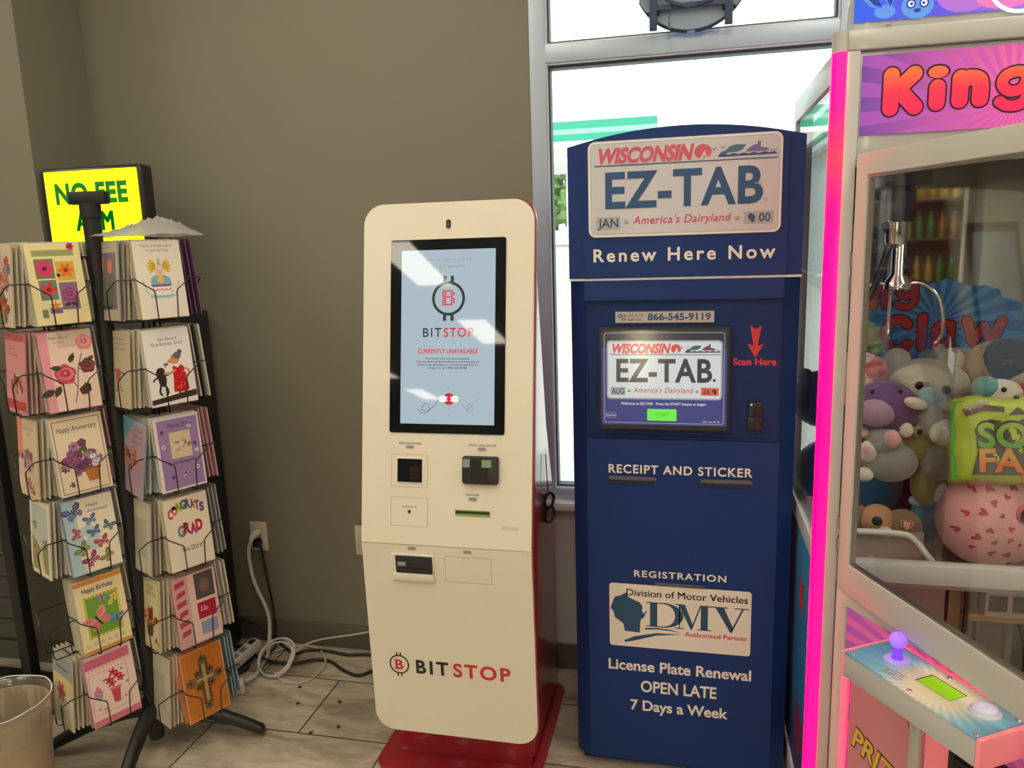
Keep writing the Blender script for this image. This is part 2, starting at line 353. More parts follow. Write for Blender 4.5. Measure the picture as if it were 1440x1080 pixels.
for sx in (-1, 1):
    for y0, y1 in ((cy+.043, cy+.058), (cy-.058, cy-.043)): b.poly(UF, rect(cx+sx*.010-.0045, cx+sx*.010+.0045, y0, y1), c, DI)
PB = ['11110', '11011', '11011', '11110', '11011', '11011', '11110']
PB = ['111110', '110011', '110011', '111110', '110011', '110011', '110011', '111110']
for j, row in enumerate(PB):
    for i, ch in enumerate(row):
        if ch == '1': b.poly(UF, rect(cx-.0165+i*.0057, cx-.0165+i*.0057+.0047, cy+.0175-j*.0051, cy+.0175-j*.0051+.0042), c+.0002, DR)
b.text(UF, 'BIT', -.062, -.0115, .543, .0225, c, DI, .012, 1.25); b.text(UF, 'STOP', -.0055, .074, .543, .0225, c, DR, .012, 1.2)
b.build('screen_logo', MON, smooth=0); b = MB()
b.text(UF, 'CURRENTLY UNAVAILABLE', -.075, .086, .5005, .0108, c, DR, .022)
b.build('screen_heading', MON, smooth=0); b = MB()
scrawl(b, UF, -.056, .070, .741, .0050, c, DG)
b.text(UF, '@bitstopofficial', .004, .050, .7225, .0048, c, DG, .01); b.poly(UF, rect(-.006, -.0048, .718, .731), c, DG)
for i in range(3): b.ring(UF, circ(-.036+i*.010, .7245, .003, 10), circ(-.036+i*.010, .7245, .0018, 10), c-.0001, c, DG)
b.build('screen_caption', MON, smooth=0); b = MB()
for i, (tx, a0, a1) in enumerate((("We're sorry for the inconvenience.", -.055, .066), ('You can find nearby locations at www.bitstop.co.', -.080, .092), ('If you have questions or concerns feel free to', -.075, .087), ('contact us at 1-855-524-8786', -.049, .058))):
    b.text(UF, tx, a0, a1, .4845-i*.0080, .0048, c, DI, .014)
b.build('screen_notice', MON, smooth=0)
b = MB(); rx, ry = .010, .3825
b.poly(UF, circ(rx, ry, .0155, 30), c, DR)
for sx in (-1, 1):
    b.poly(UF, rrect(*sorted((rx+sx*.006, rx+sx*.027)), ry-.0085, ry+.0085, .0075), c+.0003, DW); b.poly(UF, rect(*sorted((rx+sx*.004, rx+sx*.007)), ry-.006, ry-.002), c+.0004, DW); b.poly(UF, rect(*sorted((rx+sx*.004, rx+sx*.007)), ry+.002, ry+.006), c+.0004, DW)
def line2(bb, fr, pts, w, cc, m):
    P = arcpts([(x, y, 0) for x, y in pts], 8)
    for i in range(len(P)-1):
        d = (P[i+1]-P[i]); nn = Vector((-d.y, d.x, 0)).normalized()*w/2
        bb.poly(fr, [tuple((q)[:2]) for q in (P[i]+nn, P[i]-nn, P[i+1]-nn, P[i+1]+nn)], cc, m)
line2(b, UF, [(rx-.026, ry), (rx-.042, ry-.020), (rx-.062, ry-.032), (rx-.074, ry-.026), (rx-.062, ry-.012), (rx-.052, ry-.028), (rx-.068, ry-.038), (rx-.085, ry-.028)], .0012, c+.0002, DI)
line2(b, UF, [(rx+.026, ry), (rx+.040, ry-.018), (rx+.055, ry-.032), (rx+.066, ry-.022), (rx+.054, ry-.012), (rx+.048, ry-.030), (rx+.066, ry-.012), (rx+.084, ry+.006)], .0012, c+.0002, DG)
for t_ in (60, 90, 120, 240, 270, 300): line2(b, UF, [(rx+.022*math.cos(R(t_)), ry+.022*math.sin(R(t_))), (rx+.028*math.cos(R(t_)), ry+.028*math.sin(R(t_)))], .001, c+.0002, DG)
b.build('plug_graphic', MON, smooth=0)
# lower fittings of the upper panel
M_LINE = mat('panel_joint_line', (.42, .39, .32), .6); M_TAG = mat('grey_badge', (.30, .29, .28), .4)
def badge(fr, a, v): MB().prism(fr, rrect(a-.011, a+.011, v-.0042, v+.0042, .004), 0, .0012, M_TAG).build('badge', K)
badge(UF, -.096, .2555); badge(UF, .099, .2555); badge(UF, .076, .1265); badge(LF, -.089, -.0105); badge(LF, .062, -.0115)
def letter(parent, *a, **k): return MB().text(*a, **k).build('lettering', parent, smooth=0)
for tx, a0, a1, z_, cp in (('BARCODE SCANNER', -.126, -.064, .2625, .0052), ('CREDIT CARD READER', .063, .137, .2625, .0052), ('PRINTER', .058, .093, .1345, .0050), ('AUDIO JACK', -.116, -.076, .097, .0045)): letter(K, UF, tx, a0, a1, z_, cp, .0006, M_GREYINK, .01)
def outline(fr, a0, a1, b0, b1, w=.0011): return MB().ring(fr, rect(a0, a1, b0, b1), rect(a0+w, a1-w, b0+w, b1-w), 0, .0005, M_LINE)
o = outline(UF, -.147, -.046, .150, .236).build('scanner_hatch', K)
b = MB(); b.prism(UF, rrect(-.131, -.059, .162, .227, .002), 0, .003, M_WHITE); b.build('scanner_frame', o)
b = MB(); b.prism(UF, rect(-.129, -.061, .164, .225), .003, .0034, M_BEZG); b.poly(UF, rect(-.095, -.068, .172, .205), .0036, mat('scanner_red_glass', (.03, .012, .012), .1)); b.build('scanner_window', o)
o = outline(UF, -.148, -.045, .048, .124).build('audio_hatch', K); MB().lathe(Fr(UF.p(-.096, .0865, .0002), UF.u, UF.v), [(.0042, 0), (.0040, .002), (.002, .0022)], M_BLKP, 16).build('audio_jack', o)
b = MB(); b.prism(UF, rrect(.049, .145, .166, .238, .008), 0, .012, M_BLKP); RD = b.build('card_reader', K, bevel=.003)
b = MB(); b.prism(UF, rect(.073, .118, .176, .231), .0121, .0128, mat('dark_recess', (.004, .004, .005), .5)); b.build('card_slot', RD)
b = MB(); b.prism(UF, rrect(.102, .127, .210, .229, .002), .013, .0140, mat('reader_lcd', (.12, .16, .08), .3, emit=.16, ecol=(.5, .8, .4))); b.prism(UF, rrect(.052, .070, .209, .230, .002), .0122, .0134, mat('keypad_grey', (.28, .28, .29), .4)); b.build('reader_display', RD)
b = MB(); b.prism(UF, rect(.029, .122, .083, .097), 0, .0015, mat('printer_slot_green', (.14, .24, .04), .35)); o = b.build('receipt_printer_slot', K)
MB().prism(UF, rect(.031, .12, .089, .0945), .0016, .0022, M_BLKP).prism(UF, rect(.031, .12, .0845, .0862), .0016, .0030, mat('printer_lip', (.35, .55, .12), .3)).build('slot_mouth', o)
b = MB(); b.prism(UF, [(.150, .052), (.194, .050), (.196, .059), (.152, .061)], 0, .0004, mat('faded_sticker', (.62, .59, .50), .6)); b.build('sticker_residue', K)
# lower panel: acceptor, blank hatch, tape, logo
b = MB(); b.ring(LF, rect(-.147, -.031, -.100, -.026), rect(-.134, -.034, -.077, -.030), -.0005, .006, M_CREAM); b.prism(LF, rect(-.146, -.032, -.099, -.0775), .002, .010, M_CREAM); BZ = b.build('bill_acceptor_bezel', K, bevel=.002)
b = MB(); b.prism(LF, rrect(-.134, -.034, -.077, -.030, .003), .0002, .009, M_BLKP); b.prism(LF, rect(-.118, -.048, -.066, -.058), .009, .0095, mat('dark_recess', (.004, .004, .005), .5)); b.prism(LF, rrect(-.128, -.106, -.057, -.045, .002), .009, .0098, mat('reader_grey_label', (.30, .31, .30), .4)); b.build('bill_acceptor', BZ, bevel=.001)
outline(LF, -.001, .124, -.098, -.026).build('blank_hatch', K)
b = MB(); b.prism(LF, [(.203, -.018), (.226, -.016), (.228, .0), (.205, .0)], 0, .0003, mat('clear_tape', (.70, .66, .56), .3)); b.prism(LF, [(-.125, -.006), (-.06, -.007), (-.06, -.002), (-.125, -.001)], 0, .0003, mat('clear_tape', (.70, .66, .56), .3)); b.build('tape', K)
c = .0008; b = MB(); cx, cy = -.149, -.353
b.ring(LF, circ(cx, cy, .0285, 40), circ(cx, cy, .0245, 40), c-.0004, c, M_INK)
for sx in (-1, 1):
    for y0, y1 in ((cy+.0275, cy+.036), (cy-.036, cy-.0275)): b.poly(LF, rect(cx+sx*.0055-.002, cx+sx*.0055+.002, y0, y1), c, M_INK)
b.text(LF, 'B', cx-.0115, cx+.0115, cy-.0135, .027, c, M_REDINK, .03); b.poly(LF, rect(cx-.015, cx-.011, cy-.0135, cy-.011), c, M_REDINK); b.poly(LF, rect(cx-.015, cx-.011, cy+.011, cy+.0135), c, M_REDINK)
b.text(LF, 'BIT', -.101, -.009, -.3735, .0375, c, M_INK, .03, 1.3); b.text(LF, 'STOP', .004, .163, -.3735, .0375, c, M_REDINK, .03, 1.22)
b.build('logo', K, smooth=0)
b = MB()
b.tube([(.1925, .42, .87), (.197, .42, .745)], .0015, M_BLKP)
for zc_ in (.725, .680): b.tube([(.200+.010*math.cos(t/14*6.283), .42+.022*math.cos(t/14*6.283), zc_+.024*math.sin(t/14*6.283)) for t in range(14)], .005, M_BLKP, closed=True)
b.build('latch_rings', K)
# ------------------------------------------------------------------ blue licence plate renewal kiosk
E_ = thing('renewal_kiosk', 'tall navy blue self service kiosk with a licence plate sign on its arched header', 'kiosk', (-.0225, 2.0, 0))
EF = Fr((0, 0, 0))
PF = Fr((0, 0, 0), (1, 0, 0), (0, 1, 0))                              # plan frame, w = up
def plan(y): return [(-.287, .032), (-.247, y), (.247, y), (.287, .032), (.287, .40), (-.287, .40)]
b = MB(); b.prism(PF, plan(.016), .025, 1.397, M_BLUE); b.box(-.27, .27, .03, .38, 0, .025, M_BLK); b.build('cabinet', E_)
b = MB(); b.prism(PF, [(-.247, .016), (-.247, 0), (.247, 0), (.247, .016)], .025, .978, M_BLUE); b.prism(PF, [(-.247, .016), (-.247, 0), (.247, 0), (.247, .016)], 1.346, 1.397, M_BLUE); b.prism(PF, [(-.287, .0322), (-.2475, 0), (-.2475, .0322)], .025, 1.397, M_BLUE); b.prism(PF, [(.2475, .0322), (.2475, 0), (.287, .0322)], .025, 1.397, M_BLUE); b.build('front_door', E_, weld=False)
b = MB(); b.ring(EF, rect(-.247, .247, .979, 1.345), rect(-.241, .241, .985, 1.339), -.016, -.006, M_BLUED); b.prism(EF, rect(-.241, .241, .985, 1.339), -.0158, -.010, M_BLUED); RC = b.build('screen_surround', E_)
b = MB(); arch = [(-.287, 1.403), (.287, 1.403), (.287, 1.733)] + [(.287*math.cos(R(t)), 1.733+.040*math.sin(R(t))) for t in range(15, 166, 10)] + [(-.287, 1.733)]
arch = [(-.287, 1.403), (.287, 1.403)] + [(.287-.0287*i, 1.733+.038*(1-((.287-.0287*i)/.287)**2)) for i in range(21)]
b.prism(EF, arch, -.39, -.008, M_BLUE)
b.prism(EF, [(x*.247/.287 if abs(x) > .28 else x*.247/.287, z-(.004 if z > 1.5 else -.001)) for x, z in arch], -.009, 0, M_BLUE); b.build('header', E_, smooth=20)
MB().box(-.286, .286, .002, .3, 1.3972, 1.4028, mat('pale_seam', (.62, .66, .72), .4)).build('header_seam', E_)
M_PLATE = mat('plate_white', (.58, .60, .66), .4, coat=.1); M_PLED = mat('plate_edge', (.76, .76, .76), .4)
def wisconsin(x, z, s): return [(x+s*a, z+s*bb) for a, bb in ((-.42, .30), (-.36, .46), (-.22, .50), (-.02, .62), (.0, .50), (.10, .44), (.34, .34), (.42, .22), (.40, .10), (.46, -.02), (.36, -.22), (.34, -.58), (-.08, -.56), (-.12, -.34), (-.36, -.16), (-.40, .02), (-.48, .12))]
def plate_art(b, fr, x0, x1, z0, z1, c, white, red, navy, scene1, scene2, grey, mon, yr, ystick, bold):
    """licence plate printing inside x0..x1, z0..z1 (proportions of the big header plate)"""
    w = x1-x0; h = z1-z0; X = lambda a: x0+(a+.232)/.464*w; Z = lambda a: z0+(a-1.508)/.233*h; s = w/.464; q = h/.233
    b.text(fr, 'WISCONSIN', X(-.214), X(.020), Z(1.6885), .034*q, c, red, bold+.02, 1., .22)
    b.poly(fr, circ(X(.048), Z(1.7045), .0205*s, 24, .0175*q), c, red); b.poly(fr, [(X(.040), Z(1.688)), (X(.052), Z(1.708)), (X(.055), Z(1.698)), (X(.060), Z(1.690)), (X(.056), Z(1.687))], c+.0003, white); b.poly(fr, [(X(.049), Z(1.690)), (X(.054), Z(1.698)), (X(.053), Z(1.688))], c+.0005, red)
    for dx, dz in ((.074, 1.710), (.095, 1.713)): b.poly(fr, [(X(dx-.008), Z(dz+.004)), (X(dx), Z(dz-.002)), (X(dx+.008), Z(dz+.005)), (X(dx), Z(dz-.005))], c, navy)
    b.poly(fr, [(X(a), Z(z)) for a, z in ((.084, 1.692), (.090, 1.701), (.100, 1.704), (.112, 1.714), (.126, 1.717), (.148, 1.716), (.140, 1.705), (.128, 1.700), (.108, 1.699), (.096, 1.692))], c, scene1)
    b.poly(fr, [(X(a), Z(z)) for a, z in ((.146, 1.699), (.158, 1.709), (.170, 1.716), (.175, 1.714), (.175, 1.722), (.182, 1.722), (.182, 1.708), (.200, 1.705), (.200, 1.698))], c, scene2)
    b.poly(fr, [(X(.084), Z(1.6895))] + [(X(.084+.0118*i), Z(1.694+(.003 if i % 2 else 0))) for i in range(12)] + [(X(.222), Z(1.6905))], c+.0002, navy)
    b.poly(fr, rect(X(.203), X(.221), Z(1.6995), Z(1.7005)), c, navy); b.poly(fr, rect(X(.205), X(.206), Z(1.697), Z(1.703)), c, navy); b.poly(fr, rect(X(.217), X(.218), Z(1.697), Z(1.703)), c, navy)
    b.poly(fr, rect(X(-.217), X(.222), Z(1.681), Z(1.6835)), c, navy)
    b.text(fr, 'EZ-TAB', X(-.190), X(.190), Z(1.580), .083*q, c, navy, bold, 1.06)
    if yr == '00': b.ring(fr, circ(X(.197), Z(1.585), .0045*s, 14), circ(X(.197), Z(1.585), .0038*s, 14), c-.0002, c, navy); b.text(fr, 'R', X(.1955), X(.1985), Z(1.583), .004*q, c, navy, .0)
    else: b.poly(fr, circ(X(.198), Z(1.586), .006*s, 14), c, navy)
    b.poly(fr, rect(X(-.214), X(-.153), Z(1.526), Z(1.557)), c-.0002, grey); b.text(fr, mon, X(-.209), X(-.158), Z(1.5315), .021*q, c+.0002, navy, bold*.5)
    b.text(fr, "America's Dairyland", X(-.121), X(.113), Z(1.5375), .019*q, c, red, bold*.5, 1.1, .2)
    for a in (-.138, .131): b.poly(fr, circ(X(a), Z(1.543), .0062*s, 16, .0055*q), c, grey); b.poly(fr, circ(X(a+.001), Z(1.5418), .004*s, 16, .003*q, 180, 360), c+.0002, navy if yr != '00' else mat('bolt_grey', (.25, .25, .24), .4))
    b.poly(fr, rect(X(.147), X(.216), Z(1.528), Z(1.558)), c-.0002, ystick)
    if yr == '00': b.poly(fr, wisconsin(X(.165), Z(1.543), .019*s), c+.0002, navy); b.text(fr, yr, X(.182), X(.209), Z(1.5335), .019*q, c+.0002, navy, bold*.6)
    else: b.text(fr, yr, X(.153), X(.183), Z(1.5335), .019*q, c+.0002, navy, bold*.6); b.poly(fr, wisconsin(X(.199), Z(1.543), .019*s), c+.0002, navy)
b = MB(); b.prism(EF, rrect(-.233, .233, 1.507, 1.742, .018), .0003, .003, M_PLED); b.ring(EF, rrect(-.227, .227, 1.513, 1.736, .014), rrect(-.225, .225, 1.515, 1.734, .012), .003, .0034, mat('plate_line', (.45, .45, .46), .5)); b.poly(EF, rrect(-.225, .225, 1.515, 1.734, .012), .0032, M_PLATE); PL = b.build('plate_sign', E_)
SC1 = mat('scene_teal_print', (.06, .17, .26), .5); SC2 = mat('scene_violet_print', (.17, .15, .36), .5); GRS = mat('month_sticker_grey', (.42, .42, .44), .5)
b = MB(); plate_art(b, EF, -.232, .232, 1.508, 1.741, .0042, M_PLATE, M_PINKR, M_NAVYINK, SC1, SC2, GRS, 'JAN', '00', GRS, .028); b.build('plate_lettering', PL, smooth=0)
MB().text(EF, 'Renew Here Now', -.222, .223, 1.4455, .031, .0008, M_WINK, .022, 1.3).build('lettering', E_, smooth=0)
# screen
b = MB(); b.prism(EF, rect(-.170, .083, 1.285, 1.318), -.0098, -.0085, mat('phone_sticker', (.50, .48, .46), .4)); b.ring(EF, rect(-.170, .083, 1.285, 1.318), rect(-.168, .081, 1.287, 1.316), -.0085, -.0081, M_INK); b.text(EF, '866-545-9119', -.085, .073, 1.2935, .017, -.0080, M_NAVYINK, .03); scrawl(b, EF, -.136, -.092, 1.304, .007, -.0080, M_INK); scrawl(b, EF, -.136, -.096, 1.293, .007, -.0080, M_INK); b.ring(EF, rect(-.161, -.152, 1.300, 1.310), rect(-.159, -.154, 1.302, 1.308), -.0085, -.0080, M_NAVYINK); b.ring(EF, rect(-.151, -.142, 1.294, 1.308), rect(-.149, -.144, 1.296, 1.306), -.0085, -.0080, M_NAVYINK); b.build('phone_sticker', RC, smooth=0)
SF8 = Fr((-.045, .006, 1.142), (1, 0, 0), (0, math.sin(R(3)), math.cos(R(3))))
b = MB(); b.prism(SF8, rrect(-.164, .165, -.134, .134, .004), .008, .0135, M_BLKP); b.ring(EF, rect(-.210, .122, 1.007, 1.277), rect(-.206, .118, 1.011, 1.273), -.0098, -.004, M_BLKP); MO = b.build('touch_screen', E_)
M_S1 = mat('renewal_display_violet', (.02, .02, .03), .12, emit=.30, ecol=(.15, .17, .62), spec=.45); M_S2 = mat('renewal_display_dark', (.02, .02, .03), .12, emit=.10, ecol=(.25, .27, .40), spec=.45)
M_S3 = mat('renewal_display_white', (.1, .1, .1), .12, emit=.58, ecol=(.90, .98, 1), spec=.45); S_RED = mat('renewal_display_red', (.2, .02, .02), .12, emit=.45, ecol=(1, .16, .14), spec=.45); S_INK = mat('renewal_display_ink', (.03, .03, .035), .12, emit=.10, ecol=(.35, .4, .45), spec=.45); S_GRY = mat('renewal_display_grey', (.1, .1, .1), .12, emit=.34, ecol=(.8, .85, .85), spec=.45); S_ORG = mat('renewal_display_orange', (.2, .03, .02), .12, emit=.55, ecol=(1, .20, .10), spec=.45)
S_TEAL = mat('renewal_display_teal', (.03, .05, .06), .12, emit=.2, ecol=(.2, .5, .6), spec=.45); S_BARN = mat('renewal_display_barn', (.05, .02, .04), .12, emit=.25, ecol=(.6, .15, .3), spec=.45)
c = .0140; b = MB()
b.poly(SF8, rect(-.158, .159, -.122, .126), c, M_S1); b.poly(SF8, rect(-.158, .159, .08, .126), c+.0002, M_S2)
b.ring(SF8, rrect(-.152, .153, -.117, .120, .006), rrect(-.1505, .1515, -.1155, .1185, .005), c+.0001, c+.0005, S_GRY)
b.poly(SF8, rrect(-.145, .148, -.054, .100, .01), c+.0004, S_GRY); b.poly(SF8, rrect(-.141, .144, -.050, .096, .008), c+.0007, M_S3); b.build('display', MO, smooth=0)
b = MB(); plate_art(b, SF8, -.147, .150, -.056, .103, c+.0012, M_S3, S_RED, S_INK, S_TEAL, S_BARN, S_GRY, 'AUG', '26', S_ORG, .028)
b.build('screen_plate', MO, smooth=0); b = MB()
b.text(SF8, 'Welcome to EZ-TAB!   Press the START button to begin!', -.108, .108, -.0685, .0065, c+.0006, M_S3, .02); b.build('screen_caption', MO, smooth=0); b = MB(); scrawl(b, SF8, .10, .144, -.112, .0045, c+.0006, M_S3)
b.build('screen_caption', MO, smooth=0); b = MB(); b.ring(SF8, rrect(-.148, -.120, -.104, -.090, .006), rrect(-.147, -.121, -.103, -.091, .005), c+.0004, c+.0006, S_GRY); b.text(SF8, 'Español', -.145, -.123, -.099, .0045, c+.0006, M_S3, .01); b.build('language_button', MO, smooth=0)
b = MB(); b.prism(SF8, rrect(-.040, .035, -.110, -.079, .003), c+.0004, c+.0008, mat('start_button_green', (.02, .1, .01), .12, emit=.75, ecol=(.22, 1, .10), spec=.45)); b.text(SF8, 'START', -.018, .016, -.098, .009, c+.0010, mat('start_text', (.05, .3, .03), .12, emit=.35, ecol=(.2, .9, .15), spec=.45), .02); b.build('start_button', MO, smooth=0)
b = MB(); A_ = lambda pts: b.poly(EF, pts, -.0093, M_ARR)
M_ARR = mat('arrow_red_vinyl', (.62, .04, .06), .5)
A_([(.169, 1.278), (.183, 1.268), (.197, 1.278), (.1875, 1.226), (.1785, 1.226)]); b.poly(EF, [(.163, 1.232), (.183, 1.224), (.203, 1.232), (.183, 1.197)], -.0091, M_ARR)
b.text(EF, 'Scan Here', .129, .2345, 1.1775, .0165, -.0093, M_ARR, .035); b.poly(EF, circ(.2405, 1.187, .0018), -.0093, M_ARR); b.poly(EF, circ(.2405, 1.180, .0018), -.0093, M_ARR); b.build('scan_sign', RC, smooth=0)
b = MB(); b.prism(EF, rrect(.169, .200, 1.045, 1.083, .003), -.0099, .004, M_BLKP); b.prism(EF, rrect(.167, .202, 1.011, 1.045, .004), -.0099, .007, M_BLKP); b.prism(EF, rect(.183, .1865, 1.013, 1.079), .0042, .0075, mat('dark_recess', (.004, .004, .005), .5)); SCN = b.build('barcode_scanner', E_, bevel=.0015); MB().prism(EF, circ(.176, 1.077, .0018), .0042, .005, mat('green_led', (.1, .5, .1), .3, emit=1.5, ecol=(.3, 1, .25))).build('indicator_light', SCN)
for tx, a0, a1, z_, cp, bo, sp in (('RECEIPT AND STICKER', -.188, .183, .8845, .0225, .022, 1.15), ('REGISTRATION', -.121, .123, .590, .018, .022, 1.2), ('License Plate Renewal', -.193, .193, .3085, .030, .024, 1), ('OPEN LATE', -.103, .103, .2455, .033, .022, 1), ('7 Days a Week', -.132, .134, .1875, .030, .024, 1)): letter(E_, EF, tx, a0, a1, z_, cp, .0008, M_WINK, bo, sp)
M_SLOT = mat('slot_lip_grey', (.10, .10, .14), .4)
for a0, a1 in ((-.186, -.062), (.053, .182)): MB().prism(EF, rect(a0, a1, .867, .876), 0, .010, M_SLOT).prism(EF, rect(a0+.002, a1, .858, .866), 0, .004, M_BLKP).build('receipt_slot', E_, bevel=.001)
MB().prism(EF, rect(-.065, .067, .571, .577), 0, .006, M_SLOT).build('registration_slot', E_, bevel=.001)
M_DMV = mat('dmv_sticker_white', (.80, .76, .68), .4, coat=.1); M_DN = mat('dmv_navy_print', (.018, .075, .16), .5)
b = MB(); b.prism(EF, rrect(-.189, .189, .381, .567, .009), .0002, .0014, M_DMV); DM = b.build('agency_sticker', E_)
c = .002; b = MB()
M_SERIF = M_DN
b.text(EF, 'Division of Motor Vehicles', -.142, .180, .5335, .0195, c, M_DN, .010)
b.poly(EF, wisconsin(-.139, .482, .098), c, M_DN); b.poly(EF, [(-.101, .470), (-.089, .492), (-.086, .491), (-.096, .468)], c, M_DN)
z0, z1 = .446, .5185
def serif(x0, x1, z, t=.003): b.poly(EF, rect(x0, x1, z, z+t), c+.0001, M_DN)
# D
b.poly(EF, rect(-.078, -.058, z0, z1), c, M_DN); serif(-.088, -.03, z0); serif(-.088, -.03, z1-.003)
Dout = circ(-.040, .4822, .052, 16, .0362, -90, 90); Din = circ(-.040, .4822, .030, 16, .0325, -90, 90)
for i in range(16): b.poly(EF, [Dout[i], Dout[i+1], Din[i+1], Din[i]], c, M_DN)
# M
b.poly(EF, rect(.0, .003, z0, z1), c, M_DN); serif(-.012, .014, z0); serif(-.010, .012, z1-.003); b.poly(EF, [(-.002, z1), (.016, z1), (.038, z0+.012), (.032, z0)], c, M_DN); b.poly(EF, [(.056, z1), (.060, z1), (.035, z0), (.031, z0)], c, M_DN); b.poly(EF, rect(.058, .077, z0, z1), c, M_DN); serif(.050, .086, z0); serif(.056, .086, z1-.003)
# V
serif(.086, .128, z1-.003); serif(.146, .184, z1-.003); b.poly(EF, [(.095, z1), (.118, z1), (.143, z0+.014), (.136, z0)], c, M_DN); b.poly(EF, [(.166, z1), (.171, z1), (.140, z0), (.135, z0)], c, M_DN)
sw = [(-.150, .398), (-.12, .413), (-.06, .4275), (.008, .4285)]; sw2 = [(-.145, .3935), (-.12, .400), (-.06, .4205), (.008, .4285)]
b.poly(EF, sw+sw2[::-1][1:], c, M_DN); b.poly(EF, [(-.095, .440), (-.06, .4435), (-.02, .441), (.006, .4335), (-.02, .4375), (-.06, .439), (-.09, .436)], c, M_DN)
b.text(EF, 'Authorized Partner', .016, .181, .4255, .0125, c, M_REDINK, .014); b.build('sticker_print', DM, smooth=0)
# ------------------------------------------------------------------ greeting card rack
_pm = {}
def pm(r, g, b):
    k = (r, g, b)
    if k not in _pm: _pm[k] = mat('print_%02x%02x%02x' % k, srgb(r, g, b), .35, coat=.25)
    return _pm[k]
T_ = Vector((.44, .9, 0)).normalized(); N_ = Vector((.9, -.44, 0)).normalized(); VV = Vector((.755, .656, 0))
POST = Vector((-1.6, 1.84, 0)); CL = POST - .155*VV + .03*T_; CR = POST + .155*VV - .04*T_
RK = thing('card_rack', 'black floor spinner rack with two towers of wire pockets full of greeting cards', 'card rack', POST)
M_WIRE = mat('black_wire', (.012, .012, .013), .3)
b = MB(); b.lathe(Fr((0, 0, 0), (1, 0, 0), (0, 1, 0)), [(.023, .03), (.023, 1.60), (.027, 1.605), (.027, 1.64), (.02, 1.645)], M_BLK, 20); b.build('post', RK)
TD = Vector((.97, .23, 0)).normalized(); CF = Fr((0, 0, 1.64), TD, Vector((-TD.y, TD.x, 0)))
MB().prism(CF, rect(-.05, .05, -.016, .016), 0, .034, M_BLK).build('top_bar', RK, bevel=.004)
for k in range(4):
    a = math.atan2(.31, .95)+k*math.pi/2; d = Vector((math.cos(a), math.sin(a), 0))
    P = arcpts([d*.0+Vector((0, 0, .13)), d*.07+Vector((0, 0, .125)), d*.17+Vector((0, 0, .095)), d*.27+Vector((0, 0, .05)), d*.325+Vector((0, 0, .022))], 5)
    sd = Vector((-d.y, d.x, 0)); n = len(P); bb = MB(); vs = []
    for i, p in enumerate(P):
        hh = .030-.012*i/(n-1); ww = .021-.003*i/(n-1)
        for q in range(10):
            an = 2*math.pi*q/10; v = p + sd*ww*math.cos(an) + Vector((0, 0, 1))*hh*math.sin(an)*(1 if i < n-1 else .8); v.z = max(v.z, .001); vs.append(v)
    fs = [(i*10+q, i*10+(q+1) % 10, (i+1)*10+(q+1) % 10, (i+1)*10+q) for i in range(n-1) for q in range(10)] + [tuple(range(9, -1, -1)), tuple((n-1)*10+q for q in range(10))]
    bb.add(vs, fs, M_BLK); bb.build('leg', RK, smooth=60)
for z in (1.50, .20):
    bb = MB(); 
    for c_ in (CL, CR): bb.tube([Vector((0, 0, z)), (c_-POST)+Vector((0, 0, z))], .008, M_BLK)
    bb.build('arm', RK)
ZL = (1.325, 1.092, .858, .627, .390, .163); ZR = (1.325, 1.081, .831, .591, .350, .107)
def face_rot(n): return math.atan2(n.x, -n.y)
def pocket(tower, n, zb, ex=0.):
    u = Vector((-n.y, n.x, 0)); f = lambda a, o, z: n*(o+(ex if o > .05 else 0)) + u*a + Vector((0, 0, zb+z)); b = MB()
    for s in (-1, 1):
        b.tube([f(s*.073, .018, .108), f(s*.074, .092, .110), f(s*.071, .100, .105), f(s*.034, .105, .079), f(s*.031, .105, .073), f(s*.028, .103, .004), f(s*.028, .096, -.006), f(s*.028, .02, -.006)], .0018, M_WIRE, 6)
    b.tube([f(-.073, .02, -.006), f(.073, .02, -.006)], .0017, M_WIRE, 6); b.tube([f(-.027, .06, -.006), f(.027, .06, -.006)], .0017, M_WIRE, 6)
    b.tube([f(-.073, .018, .112), f(-.073, .018, -.006)], .0017, M_WIRE, 6); b.tube([f(.073, .018, .112), f(.073, .018, -.006)], .0017, M_WIRE, 6)
    b.build('wire_pocket', tower)
FACES = {'main': N_, 'left': -T_, 'right': T_}
for c_, Z in ((CL, ZL), (CR, ZR)):
    tw = MB(); o = c_-POST
    for s in (-1, 1):
        for q in (-1, 1): tw.tube([N_*s*.016+T_*q*.016+Vector((0, 0, .12)), N_*s*.016+T_*q*.016+Vector((0, 0, 1.53))], .003, M_WIRE, 6)
    tw.prism(Fr((0, 0, 0), T_, N_*-1), rect(-.012, .012, -.012, .012), -1.53, -.10, M_BLK)
    t = tw.build('tower', RK); t.location = o
    for n in FACES.values():
        for z in Z: pocket(t, n, z, 0. if n is N_ else .022)
